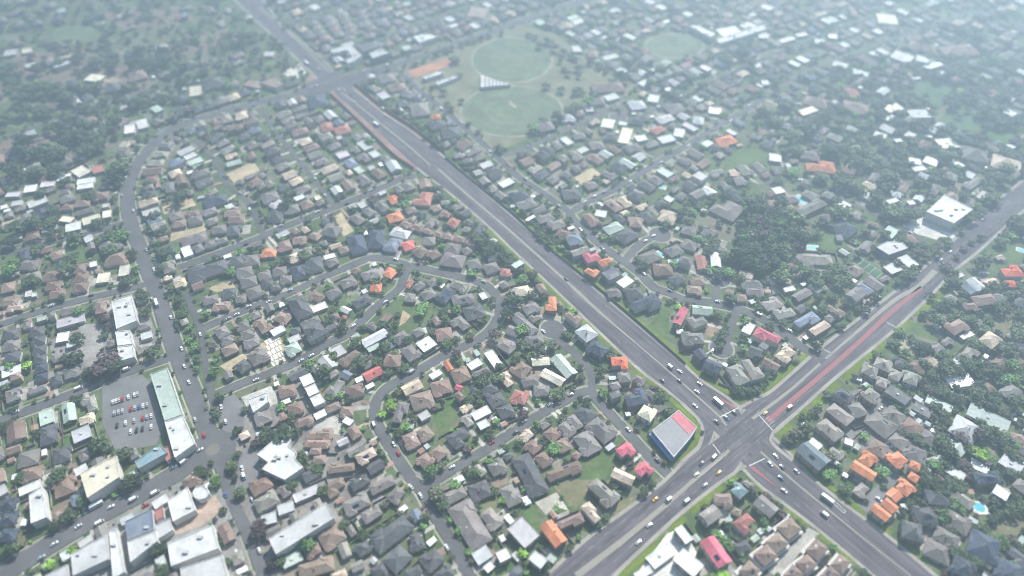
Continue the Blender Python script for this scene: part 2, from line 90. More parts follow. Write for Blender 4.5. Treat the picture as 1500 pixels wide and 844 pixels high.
TREE_DATA = """
@500 703 5.984
780 160 90 y;800 260 70 d;1090 155 40 n;1190 240 50 d;1330 90 55 n;1440 170 45 L;650 320 50 n;1000 30 60 g;940 350 40 g;1040 480 50 g;570 60 30 g;360 400 40 n;440 350 40 n;530 290 45 n;290 440 40 n;1100 690 40 g;1330 470 50 d
@500 562 5.984
430 170 75 L;360 250 50 L;60 130 60 d;190 385 30 g;500 80 40 n;640 300 45 n;400 400 30 d;1100 150 60 n;1160 70 60 y;1220 150 50 n;500 420 50 n;770 780 70 g;890 770 55 y;1090 755 50 y;1200 770 70 n;1300 670 50 g;1115 610 45 p;1355 470 45 y;1300 420 50 n;1160 470 35 d;1420 560 40 n;340 600 50 n;380 680 30 d;1360 320 40 g;560 370 50 g;480 60 35 n;900 140 25 n;590 250 30 n
@750 562 5.984
90 260 55 p;380 80 70 n;430 50 60 n;1300 130 80 d;1220 60 50 p;380 545 75 g;320 320 45 n;220 350 45 g;50 520 45 n;110 480 40 g;150 440 40 n;480 670 40 d;210 710 40 n;760 280 40 n;640 170 60 n;1380 230 50 n;1080 390 30 d;940 190 35 n;780 80 50 g;1040 390 25 d;470 220 30 n;560 160 30 n;230 150 35 g;870 350 30 n
@1000 562 5.984
1000 420 80 y;920 470 60 y;1080 380 70 d;1060 280 40 d;1170 230 50 y;1300 620 70 y;1290 790 60 g;600 50 60 d;540 80 40 n;1280 90 50 d;660 40 50 n;460 60 40 n;1380 720 40 g;1330 770 40 g
@1000 703 5.984
360 530 80 g;330 480 50 g;420 580 50 g;700 170 70 p;770 200 50 p;620 90 60 y;820 250 60 n;880 290 50 p;520 570 50 y;720 350 60 g;560 280 35 n;400 390 50 d;200 230 40 n;140 300 30 n;690 420 40 g;560 640 35 y;1330 580 40 g;1460 170 30 n
@750 703 5.984
90 640 60 L;830 320 50 n;790 400 40 n;390 240 40 g;590 500 35 g;510 590 45 n;20 280 40 d;1160 90 55 n;1230 30 45 n;130 200 30 n;300 760 50 n;60 740 50 n;250 580 30 n
@1250 703 5.984
750 50 120 d;860 40 80 d;660 20 80 d;480 200 60 n;440 260 50 n;620 110 50 d;930 170 60 g;960 240 40 g;1240 340 60 d;280 50 35 g;560 150 40 n;1440 560 50 n;1470 700 60 g;120 180 30 n
@1250 562 5.984
820 500 90 d;870 600 90 d;760 560 60 d;900 120 60 d;1100 60 90 d;1250 100 90 d;1430 150 90 d;930 690 60 n;100 450 50 g;1150 330 60 d;1200 430 60 n;620 720 60 d;640 790 60 d;1120 610 80 L;1220 660 50 g;600 90 40 n;300 130 30 p
@250 421 5.984
90 220 60 n;240 630 45 n;310 750 55 g;300 220 55 g;400 600 35 n;390 690 35 n;1320 680 80 n;900 155 35 d;830 90 30 n;760 130 35 n;710 280 35 g;1450 560 45 n;1480 180 40 g;60 90 60 n;1380 620 50 n;1260 720 40 n;160 340 40 g;150 450 40 g;180 200 35 n;560 360 40 d;590 460 40 d;180 540 40 g;70 300 40 n
@500 421 5.984
400 510 70 n;460 560 50 n;370 280 50 n;480 310 40 d;490 225 35 d;700 200 60 g;890 270 55 n;790 380 50 n;910 510 60 g;1000 540 60 p;1010 440 45 d;1160 420 45 n;1430 220 70 d;1400 90 50 d;1350 400 70 p;560 720 60 n;670 690 35 d;170 650 80 d;320 640 60 n;80 470 70 n;30 350 60 n;1260 830 70 d;1420 780 70 n;1030 640 40 g;1270 730 60 y;400 740 50 n;990 190 60 g;1220 40 35 n;240 600 50 p;720 140 60 g;800 245 20 p;560 420 60 n;300 330 40 n;200 340 40 n;480 440 50 n;410 380 50 d;180 240 40 n;260 190 35 n;370 100 30 n
@750 421 5.984
40 350 70 g;50 90 80 d;240 530 80 d;350 500 60 d;410 395 40 d;640 660 40 d;610 780 45 y;760 720 50 n;500 410 40 g;1385 110 35 n;170 60 60 y;270 60 50 y;380 640 40 n;30 620 50 n;130 500 50 n;560 200 25 d;420 170 30 n;530 680 35 g;940 590 30 n;870 540 30 n;270 330 30 n
@1000 421 5.984
340 430 60 n;320 250 50 n;280 220 50 n;570 320 45 g;540 430 50 n;540 520 50 g;790 310 60 n;860 330 50 n;450 620 50 n;720 770 50 n;1180 530 55 n;1230 180 70 d;1200 80 60 d;1330 60 60 d;1340 250 60 n;1440 120 60 d;400 90 60 d;470 150 40 n;620 190 50 n;1090 160 50 n;740 600 50 g;1400 330 50 n;940 120 40 g;660 90 40 n;370 330 40 n;330 500 50 n;650 620 40 n;1000 640 30 y
@1250 421 5.984
430 370 60 g;330 480 40 d;395 530 35 d;480 690 55 d;230 590 60 n;740 270 80 n;640 540 80 d;570 480 60 n;760 160 60 d;1010 30 60 d;1330 160 80 d;1470 210 60 d;880 680 110 n;1080 480 90 d;1390 540 100 d;1270 700 100 d;1150 660 90 n;600 660 70 n;720 720 60 n;1440 400 80 n;700 60 50 d;1150 340 70 n;110 180 50 d;50 170 50 d;200 60 60 d;590 800 60 d;850 260 60 n;970 240 70 d;1050 280 60 n;1200 270 70 n;690 580 60 g;800 600 70 n;1000 620 70 n;950 750 60 n;1400 680 80 g;1200 480 50 d;510 440 40 n
@250 562 5.984
400 100 60 n;370 240 50 n;600 390 40 d;490 450 45 n;530 710 60 n;870 450 90 d;760 510 50 p;960 190 50 g;1100 400 60 n;1150 620 60 n;1400 110 50 n;1250 760 50 n;240 770 60 n;370 820 50 g;640 220 40 n;800 400 60 d;1180 700 50 n;1050 300 60 n;440 350 30 n;560 610 40 n
@0 421 5.984
660 190 60 g;790 180 50 d;660 430 70 n;650 600 90 d;900 400 50 d;930 600 120 p;860 700 100 p;1000 700 90 d;750 750 60 d;1200 50 60 n;1260 200 60 n;1330 550 70 d;500 100 50 n;60 700 50 g;230 600 30 n;220 480 30 n;240 720 30 n;560 620 60 n;440 330 35 n;900 250 60 p;930 330 50 p
@0 619 3.75
300 280 60 n;350 520 50 d;690 370 55 d;700 150 60 d;540 110 60 n;880 800 50 d;1190 320 40 g;1080 270 40 n;270 770 35 L;370 710 30 L;1220 480 25 n;430 420 45 n;1240 250 35 n;1370 600 60 p;60 690 50 n;640 180 40 d;1310 380 40 n;1250 760 30 d;1220 650 30 n;130 280 40 n;470 150 50 n;270 580 40 n;750 320 40 d;20 700 40 g
@375 619 3.75
275 690 60 g;85 770 45 p;160 740 40 n;380 360 40 n;250 170 50 n;330 240 40 n;140 40 70 d;955 500 40 d;450 570 40 n;540 190 30 n;670 170 30 n;40 100 40 n
@250 280 5.984
520 690 60 g;980 110 60 d;60 30 80 d;900 620 60 n;1000 580 60 n;1200 520 70 n;740 50 55 n;600 520 50 g;700 500 40 n;790 490 40 n;1400 210 45 p;1200 210 40 n;1180 320 40 g;1290 480 50 n;1390 820 50 g;980 410 40 g;1150 550 50 n;460 690 40 n;180 660 40 n;1020 70 40 n
@500 280 5.984
520 670 50 n;570 100 50 g;540 40 60 n;280 50 60 p;1200 390 80 d;1260 440 70 d;1290 510 70 n;1400 550 60 d;1470 590 60 d;850 20 50 n;960 130 40 n;1010 190 40 n;1060 220 40 n;1130 720 55 g;840 780 50 g;350 260 50 n;240 290 50 n;160 330 50 n;450 290 40 n;100 150 40 n;880 470 40 g;740 590 35 n;270 790 50 n;110 740 35 d;640 770 40 n;1180 360 60 d;1320 460 60 n;1230 330 50 p;780 770 40 n
@750 280 5.984
500 240 50 n;750 130 40 d;910 240 35 d;420 130 35 n;790 390 40 g;800 530 35 d;440 410 45 n;240 380 45 n;100 170 40 n;1340 110 60 n;1440 180 60 d;1300 300 50 n;70 680 60 y;90 750 60 g;170 730 50 n;1110 660 60 n;990 180 40 g;620 270 30 n;640 370 35 d;390 190 50 n;300 120 40 n;490 530 45 n;1400 620 50 g;330 440 50 n;220 700 40 y;40 620 50 n;180 370 35 n;1060 200 35 n;740 340 30 n
@1000 280 5.984
580 70 70 d;680 50 70 d;270 40 60 d;380 20 50 d;150 100 50 d;40 110 45 d;900 60 60 d;930 150 50 n;960 230 60 d;1180 350 55 n;330 700 70 g;260 700 50 g;870 640 60 g;900 740 90 n;1050 690 80 n;1180 760 80 n;1380 650 90 n;1390 780 80 n;1330 160 80 n;1210 260 50 n;1290 270 50 d;130 400 60 g;400 540 70 n;220 500 60 d;280 430 70 d;720 780 45 y;520 740 60 n;400 700 60 g;980 620 60 n;1110 720 70 n;60 250 60 n;180 330 50 n;330 270 40 d;410 325 28 d;760 100 50 n;860 170 50 g;880 220 40 n;1270 720 70 n;1460 620 60 n;1440 720 70 n;470 430 30 n;550 130 50 d;100 170 40 g;1160 380 40 n
@1250 280 5.984
330 150 80 d;550 180 80 d;1050 210 70 d;1130 150 60 d;950 330 50 d;640 460 60 n;750 500 60 n;860 440 60 n;580 530 70 p;470 720 70 n;520 640 50 n;430 400 60 n;300 370 60 n;1130 610 80 d;870 780 80 d;1310 380 50 d;1130 390 40 n;980 490 40 p;920 560 40 p;820 640 50 p;1050 430 40 n;1450 260 90 d;1250 780 70 d;1280 50 80 n;1000 40 70 d;1180 60 60 n;160 480 50 n;1400 180 60 d;900 60 40 n;50 530 50 n;650 560 50 p;420 770 60 d
@375 0 3.75
1330 820 30 d;1220 715 20 p;1170 675 18 d;1090 310 35 d;1120 405 20 d;860 350 18 d;920 320 20 d;1050 270 22 d;980 290 22 d;1130 235 20 d;1200 215 20 d;1280 190 20 d;1350 170 22 d;1030 495 25 d;965 470 20 d;1060 580 25 d;1130 545 22 d;985 770 28 n;1010 790 25 d;620 760 35 g;930 745 20 d;1050 560 20 d;790 370 15 d;1160 220 20 d;1240 200 20 d;1080 255 20 d;1010 280 20 d;880 340 18 d;720 380 18 d;340 250 20 n;760 200 18 d;330 210 20 d
@750 0 3.75
150 240 25 d;265 325 22 d;285 370 22 d;310 390 25 d;370 360 30 d;350 310 25 d;190 460 28 d;275 480 28 d;360 480 35 d;395 500 22 d;455 510 35 d;570 450 30 d;620 425 30 d;605 390 25 d;290 620 45 d;350 570 40 d;420 550 45 g;330 290 30 d;480 345 30 d;650 345 35 d;170 660 30 d;240 250 30 d;210 225 25 d;280 270 30 d;190 210 25 d;130 190 25 d;90 180 20 d;430 330 25 d;510 395 15 d;570 395 15 d;370 410 18 p;320 600 40 d;120 690 40 g;1180 300 60 d;1300 320 40 d;900 500 40 n;1050 450 40 n;820 360 40 n;760 430 40 d;1260 260 60 d
@1100 0 3.75
880 510 35 d;970 515 30 d;1120 560 40 d;1190 510 35 d;1140 435 30 d;1250 415 30 d;1300 490 35 d;1350 570 60 d;1280 590 50 d;1300 690 45 d;1430 510 50 d;1400 645 70 d;1340 620 50 d;1460 650 50 d;1260 780 45 d;700 580 50 d;740 620 40 d;820 650 40 d;900 660 40 d;980 680 40 d;1060 700 40 d;1130 740 40 d;1190 760 40 d;500 650 50 d;310 690 60 d;330 660 50 d;200 560 60 d;420 620 40 d;570 470 30 n;690 450 40 d;580 350 30 n;1100 390 40 d;1040 410 40 d;720 300 40 d;420 790 50 n;600 760 40 g;460 800 50 d;140 650 50 n;220 750 60 n;60 600 50 d;1240 180 50 d;1170 160 50 d;1080 120 40 d;1420 230 40 d;1100 300 40 n
@1100 210 3.75
160 190 40 d;240 140 40 g;520 180 70 d;380 180 50 n;350 50 60 n;560 80 60 n;640 100 50 n;780 170 70 n;740 190 50 g;950 210 60 d;1020 180 40 d;1310 210 40 d;1410 180 50 d;470 30 50 d;680 60 50 n;820 40 60 d;1120 60 50 n;1420 120 50 n;780 360 60 n;620 260 40 n;700 280 50 d;560 230 40 d;490 350 60 n;440 440 30 n;1060 160 40 n;1350 300 50 n;890 380 50 d;300 30 50 d;210 30 40 n;590 30 50 n
@0 0 3.75
300 470 50 d;350 520 60 d;430 560 60 d;460 480 40 d;50 350 60 d;50 430 60 d;180 360 50 d;310 340 40 d;410 300 40 d;520 320 50 d;600 340 60 d;720 330 60 d;820 320 60 d;900 310 60 d;560 210 40 d;600 280 50 d;1000 330 50 n;880 270 60 d;760 250 60 d;980 250 60 d;120 580 60 d;200 590 50 d;250 600 40 d;300 690 50 d;360 680 40 d;100 750 50 d;460 640 60 d;480 740 60 d;460 800 60 d;540 790 40 d;620 640 50 n;880 510 50 n;700 550 50 d;760 540 40 n;860 380 25 d;900 400 25 d;940 420 25 d;980 440 25 d;560 540 30 n;640 510 30 n;680 480 40 n;1180 280 20 d;1330 190 40 d;1380 180 40 d;1260 220 30 d;1200 330 30 d;1120 350 30 n;380 620 50 d;240 470 50 n;150 470 60 d;100 520 50 d;520 450 50 n;20 630 40 d;350 760 50 d;200 820 60 d;300 820 60 d;120 820 50 n;570 700 40 n;410 720 60 d;510 600 50 d;1240 250 25 n;1100 400 20 d;1000 460 20 n;940 500 25 d
@0 210 3.75
700 100 60 n;660 130 40 n;600 170 60 d;650 190 40 d;870 80 30 d;790 210 30 d;840 380 40 d;880 590 40 d;910 660 35 d;820 290 40 n;990 260 40 d;1100 130 30 d;100 20 60 d;200 30 60 d;320 20 60 d;60 120 60 d;200 120 60 n;300 120 60 d;240 350 40 d;300 380 40 n;260 420 50 n;160 420 60 d;60 460 60 d;600 560 50 n;640 490 50 g;700 490 40 g;400 540 30 g;60 650 50 g;40 700 50 g;140 730 50 n;680 340 25 d;620 300 25 n;590 510 50 d;680 590 40 n;760 680 30 g;760 830 40 n;930 790 30 d;380 620 50 n;360 680 50 n;290 480 40 d;120 440 50 d;20 520 50 d;400 500 50 n;530 440 40 d;480 290 40 n;210 280 40 n;520 540 40 d;700 730 30 n;650 780 40 d;200 570 40 n
"""
APERTURE = 7.0            # metres across: the picture has a very shallow field
HAZE_COL, HAZE_D, HAZE_G = (.57, .80, 1.0, 1), .0009, .58
SUN_E, SUN_A, SUN_S, SKY_S, EXPO = 44, 65, 5.0, .05, 1.6
import bpy, math, random
import numpy as np
from mathutils import Vector

R = random.Random(11)
NR = np.random.RandomState(5)
scene = bpy.context.scene
COL = scene.collection

# ------------------------------------------------------------------ camera
CAMH, FPX, PITCH = 440.0, 1050.0, math.radians(46.0)
CP, SP = math.cos(PITCH), math.sin(PITCH)

def at(x, y, z=0.0):
    """a pixel of the photograph -> the point of the plane at height z"""
    u, v = x - 750.0, y - 422.0
    fw, up = FPX * CP - v * SP, -FPX * SP - v * CP
    k = (CAMH - z) / -up
    return (u * k, fw * k)

def px(X, Y, Z=0.0):
    dz = Z - CAMH
    depth = Y * CP - dz * SP
    vert = Y * SP + dz * CP
    return (750.0 + FPX * X / depth, 422.0 - FPX * vert / depth, depth)

cam = bpy.data.cameras.new("camera")
cam.sensor_width = 36.0
cam.lens = 36.0 * FPX / 1500.0
cam.clip_start, cam.clip_end = 1.0, 8000.0
cam.dof.use_dof = True
cam.dof.focus_distance = 560.0
cam.dof.aperture_fstop = cam.lens / 1000.0 / APERTURE
camo = bpy.data.objects.new("camera", cam)
COL.objects.link(camo)
camo.location = (0, 0, CAMH)
camo.rotation_euler = (math.pi / 2 - PITCH, 0, 0)
scene.camera = camo

# ------------------------------------------------------------------ materials
def new_mat(name):
    m = bpy.data.materials.new(name)
    m.use_nodes = True
    nt = m.node_tree
    return m, nt, nt.nodes["Principled BSDF"]

def N(nt, t, **kw):
    n = nt.nodes.new(t)
    for k, v in kw.items():
        setattr(n, k, v)
    return n

def attr_mat(name, rough=0.8, scale=1.5, amt=0.25, big=0.0, spec=0.3, dirt=None, dmax=.6):
    """surface whose own colour sits in the attribute Col, broken up by noise"""
    m, nt, b = new_mat(name)
    a = N(nt, "ShaderNodeAttribute", attribute_name="Col")
    tc = N(nt, "ShaderNodeNewGeometry")
    n1 = N(nt, "ShaderNodeTexNoise"); n1.inputs["Scale"].default_value = scale; n1.inputs["Detail"].default_value = 5
    nt.links.new(tc.outputs["Position"], n1.inputs["Vector"])
    mr = N(nt, "ShaderNodeMapRange"); mr.inputs["From Min"].default_value = .3; mr.inputs["From Max"].default_value = .7
    mr.inputs["To Min"].default_value = 1 - amt; mr.inputs["To Max"].default_value = 1 + amt
    nt.links.new(n1.outputs["Fac"], mr.inputs["Value"])
    mul = N(nt, "ShaderNodeVectorMath", operation="SCALE")
    nt.links.new(a.outputs["Color"], mul.inputs[0]); nt.links.new(mr.outputs[0], mul.inputs["Scale"])
    last = mul.outputs[0]
    if big:
        n2 = N(nt, "ShaderNodeTexNoise"); n2.inputs["Scale"].default_value = scale * .12; n2.inputs["Detail"].default_value = 3
        nt.links.new(tc.outputs["Position"], n2.inputs["Vector"])
        m2 = N(nt, "ShaderNodeMapRange"); m2.inputs["From Min"].default_value = .3; m2.inputs["From Max"].default_value = .7
        m2.inputs["To Min"].default_value = 1 - big; m2.inputs["To Max"].default_value = 1 + big
        nt.links.new(n2.outputs["Fac"], m2.inputs["Value"])
        mu2 = N(nt, "ShaderNodeVectorMath", operation="SCALE")
        nt.links.new(last, mu2.inputs[0]); nt.links.new(m2.outputs[0], mu2.inputs["Scale"])
        last = mu2.outputs[0]
    if dirt:
        n3 = N(nt, "ShaderNodeTexNoise"); n3.inputs["Scale"].default_value = scale * .35; n3.inputs["Detail"].default_value = 6
        nt.links.new(tc.outputs["Position"], n3.inputs["Vector"])
        m3 = N(nt, "ShaderNodeMapRange"); m3.inputs["From Min"].default_value = .5; m3.inputs["From Max"].default_value = .75
        m3.inputs["To Max"].default_value = dmax
        nt.links.new(n3.outputs["Fac"], m3.inputs["Value"])
        mx = N(nt, "ShaderNodeMix", data_type="RGBA"); mx.inputs[7].default_value = (*dirt, 1)
        nt.links.new(m3.outputs[0], mx.inputs[0]); nt.links.new(last, mx.inputs[6])
        last = mx.outputs[2]
    nt.links.new(last, b.inputs["Base Color"])
    b.inputs["Roughness"].default_value = rough
    b.inputs["Specular IOR Level"].default_value = spec
    return m

def plain_mat(name, col, rough=0.7, spec=0.4, scale=2.0, amt=0.15):
    m, nt, b = new_mat(name)
    tc = N(nt, "ShaderNodeNewGeometry")
    n1 = N(nt, "ShaderNodeTexNoise"); n1.inputs["Scale"].default_value = scale; n1.inputs["Detail"].default_value = 4
    nt.links.new(tc.outputs["Position"], n1.inputs["Vector"])
    cr = N(nt, "ShaderNodeValToRGB")
    cr.color_ramp.elements[0].position = .3; cr.color_ramp.elements[1].position = .7
    cr.color_ramp.elements[0].color = (*[c * (1 - amt) for c in col], 1)
    cr.color_ramp.elements[1].color = (*[min(1, c * (1 + amt)) for c in col], 1)
    nt.links.new(n1.outputs["Fac"], cr.inputs[0]); nt.links.new(cr.outputs[0], b.inputs["Base Color"])
    b.inputs["Roughness"].default_value = rough
    b.inputs["Specular IOR Level"].default_value = spec
    return m

M_ROOF = attr_mat("roof_tiles", .75, 1.0, .30, .26, .35, dirt=(.23, .215, .19), dmax=.45)
M_WALL = attr_mat("house_wall", .85, .8, .12)
M_FLAT = attr_mat("painted_metal", .6, .45, .13, .14, .3, dirt=(.33, .31, .28))
def highway_mat(name, ang):
    """asphalt worn in bands along the driving direction, with patches"""
    m, nt, b_ = new_mat(name)
    a = N(nt, "ShaderNodeAttribute", attribute_name="Col")
    geo = N(nt, "ShaderNodeNewGeometry")
    last = a.outputs["Color"]
    for sc, lo, hi, det in (((.012, .6, 1), .70, 1.28, 2), ((.05, .12, 1), .80, 1.2, 4), ((.9, .9, 1), .93, 1.07, 3)):
        mp = N(nt, "ShaderNodeMapping", vector_type="TEXTURE"); mp.inputs["Rotation"].default_value = (0, 0, ang); mp.inputs["Scale"].default_value = (1 / sc[0], 1 / sc[1], 1)
        nt.links.new(geo.outputs["Position"], mp.inputs["Vector"])
        n1 = N(nt, "ShaderNodeTexNoise"); n1.inputs["Scale"].default_value = 1; n1.inputs["Detail"].default_value = det
        nt.links.new(mp.outputs[0], n1.inputs["Vector"])
        mr = N(nt, "ShaderNodeMapRange"); mr.inputs["From Min"].default_value = .3; mr.inputs["From Max"].default_value = .7
        mr.inputs["To Min"].default_value = lo; mr.inputs["To Max"].default_value = hi
        nt.links.new(n1.outputs["Fac"], mr.inputs["Value"])
        mu = N(nt, "ShaderNodeVectorMath", operation="SCALE"); nt.links.new(last, mu.inputs[0]); nt.links.new(mr.outputs[0], mu.inputs["Scale"])
        last = mu.outputs[0]
    nt.links.new(last, b_.inputs["Base Color"]); b_.inputs["Roughness"].default_value = .9; b_.inputs["Specular IOR Level"].default_value = .2
    return m
M_HWA, M_HWB = highway_mat("worn_asphalt_highway", math.radians(128)), highway_mat("worn_asphalt_cross", math.radians(38))
M_ROAD = attr_mat("asphalt", .9, .5, .10, .16, .2)
M_SHEET = attr_mat("ground_patch", .95, .55, .22, .25, .1)
M_GRASS = attr_mat("mown_grass", .95, .35, .22, .22, .1, dirt=(.17, .15, .085))
M_PAINT = attr_mat("road_paint", .8, 2.0, .25)
M_WOOD = attr_mat("fence_wood", .9, .4, .3)
M_CAR = attr_mat("car_paint", .3, .3, .03, spec=.6)
M_GLASS = plain_mat("dark_glass", (.03, .04, .05), .12, .6, 1.0, .1)
M_TYRE = plain_mat("tyre_rubber", (.02, .02, .02), .8)
M_WATER = plain_mat("pool_water", (.10, .42, .50), .08, .5, .5, .15)
M_TRUNK = plain_mat("bark", (.12, .09, .065), .9, .2, 3.0, .3)
M_SOLAR = plain_mat("solar_cells", (.015, .022, .05), .2, .6, 1.0, .1)
M_METAL = plain_mat("grey_metal", (.25, .25, .25), .5)

LEAF = {
    "n": (.074, .106, .046), "d": (.050, .071, .037), "g": (.088, .165, .050), "L": (.19, .33, .05),
    "y": (.100, .110, .070), "p": (.075, .056, .055),
}

def leaf_mat(key):
    m, nt, b = new_mat("foliage_" + {"n": "green", "d": "dark", "g": "bright", "L": "lime", "y": "olive", "p": "bronze"}[key])
    a = N(nt, "ShaderNodeAttribute", attribute_name="Col")
    oi = N(nt, "ShaderNodeObjectInfo")
    mr = N(nt, "ShaderNodeMapRange"); mr.inputs["To Min"].default_value = .65; mr.inputs["To Max"].default_value = 1.5
    nt.links.new(oi.outputs["Random"], mr.inputs["Value"])
    mul = N(nt, "ShaderNodeVectorMath", operation="SCALE")
    nt.links.new(a.outputs["Color"], mul.inputs[0]); nt.links.new(mr.outputs[0], mul.inputs["Scale"])
    nt.links.new(mul.outputs[0], b.inputs["Base Color"])
    b.inputs["Roughness"].default_value = .7
    b.inputs["Specular IOR Level"].default_value = .2
    return m
M_LEAF = {k: leaf_mat(k) for k in LEAF}

# ------------------------------------------------------------------ mesh helper
class MB:
    def __init__(self):
        self.v, self.f, self.c = [], [], []
    def poly(self, pts, col, z=None):
        i = len(self.v)
        self.v += [(p[0], p[1], z if z is not None else p[2]) for p in pts]
        self.f.append(tuple(range(i, i + len(pts)))); self.c.append(col)
    def faces(self, pts, faces, col):
        i = len(self.v)
        self.v += pts
        for f in faces:
            self.f.append(tuple(i + k for k in f)); self.c.append(col)
    def box(self, x0, x1, y0, y1, z0, z1, col, top=None):
        p = [(x0, y0, z0), (x1, y0, z0), (x1, y1, z0), (x0, y1, z0), (x0, y0, z1), (x1, y0, z1), (x1, y1, z1), (x0, y1, z1)]
        self.faces(p, [(0, 3, 2, 1), (0, 1, 5, 4), (1, 2, 6, 5), (2, 3, 7, 6), (3, 0, 4, 7)], col)
        self.faces(p, [(4, 5, 6, 7)], top or col)
    def prism(self, pts, z0, z1, col, top=None):
        n = len(pts)
        p = [(a, b, z0) for a, b in pts] + [(a, b, z1) for a, b in pts]
        self.faces(p, [(i, (i + 1) % n, n + (i + 1) % n, n + i) for i in range(n)], col)
        self.faces(p, [tuple(range(n, 2 * n))], top or col)
        self.faces(p, [tuple(range(n - 1, -1, -1))], col)
    def add(self, o, x, y, z, a, s=1.0):
        ca, sa = math.cos(a), math.sin(a)
        i = len(self.v)
        self.v += [(x + s * (ca * p[0] - sa * p[1]), y + s * (sa * p[0] + ca * p[1]), z + s * p[2]) for p in o.v]
        self.f += [tuple(i + k for k in f) for f in o.f]
        self.c += o.c
    def mesh(self, name, mat):
        me = bpy.data.meshes.new(name)
        me.from_pydata(self.v, [], self.f)
        ca = me.color_attributes.new("Col", "FLOAT_COLOR", "CORNER")
        buf = []
        for f, c in zip(self.f, self.c):
            buf += [c[0], c[1], c[2], 1.0] * len(f)
        ca.data.foreach_set("color", np.array(buf, dtype=np.float32))
        me.materials.append(mat)
        return me
    def build(self, name, mat, parent=None, loc=None, rz=None):
        return link(name, self.mesh(name, mat), parent, loc, rz)

def link(name, data, parent=None, loc=None, rz=None):
    o = bpy.data.objects.new(name, data)
    COL.objects.link(o)
    if parent: o.parent = parent
    if loc: o.location = loc
    if rz is not None: o.rotation_euler = (0, 0, rz)
    return o

def tag(o, label=None, cat=None, group=None, kind=None):
    if label: o["label"] = label
    if cat: o["category"] = cat
    if group: o["group"] = group
    if kind: o["kind"] = kind
    return o

# ------------------------------------------------------------------ occupancy grid (1 m cells)
GX0, GY0, GW, GH = -1200, -50, 2400, 1900
occ = np.zeros((GH, GW), np.uint8)
ROAD, HOUSE, KEEP = 1, 2, 4

def mark(poly, val, grid=None):
    g = occ if grid is None else grid
    p = np.array(poly, float)
    x0 = max(0, int(p[:, 0].min() - GX0)); x1 = min(GW - 1, int(p[:, 0].max() - GX0) + 1)
    y0 = max(0, int(p[:, 1].min() - GY0)); y1 = min(GH - 1, int(p[:, 1].max() - GY0) + 1)
    if x1 <= x0 or y1 <= y0: return
    X, Y = np.meshgrid(np.arange(x0, x1 + 1) + GX0 + .5, np.arange(y0, y1 + 1) + GY0 + .5)
    ins = np.zeros(X.shape, bool)
    j = len(p) - 1
    for i in range(len(p)):
        xi, yi, xj, yj = p[i, 0], p[i, 1], p[j, 0], p[j, 1]
        if yi != yj:
            ins ^= ((yi > Y) != (yj > Y)) & (X < (xj - xi) * (Y - yi) / (yj - yi) + xi)
        j = i
    g[y0:y1 + 1, x0:x1 + 1][ins] |= val

def rect(x, y, L, W, a, cx=0, cy=0):
    ca, sa = math.cos(a), math.sin(a)
    return [(x + ca * (u + cx) - sa * (v + cy), y + sa * (u + cx) + ca * (v + cy)) for u, v in ((-L / 2, -W / 2), (L / 2, -W / 2), (L / 2, W / 2), (-L / 2, W / 2))]

def share(x, y, L, W, a, val):
    ca, sa = math.cos(a), math.sin(a)
    us = np.linspace(-L / 2, L / 2, max(3, int(L / 1.5))); vs = np.linspace(-W / 2, W / 2, max(3, int(W / 1.5)))
    U, V = np.meshgrid(us, vs)
    ix = (x + ca * U - sa * V - GX0).astype(int); iy = (y + sa * U + ca * V - GY0).astype(int)
    ok = (ix >= 0) & (ix < GW) & (iy >= 0) & (iy < GH)
    if not ok.all(): return 1.0
    return float(((occ[iy, ix] & val) > 0).mean())

def occ_at(x, y):
    ix, iy = int(x - GX0), int(y - GY0)
    return occ[iy, ix] if 0 <= ix < GW and 0 <= iy < GH else 255

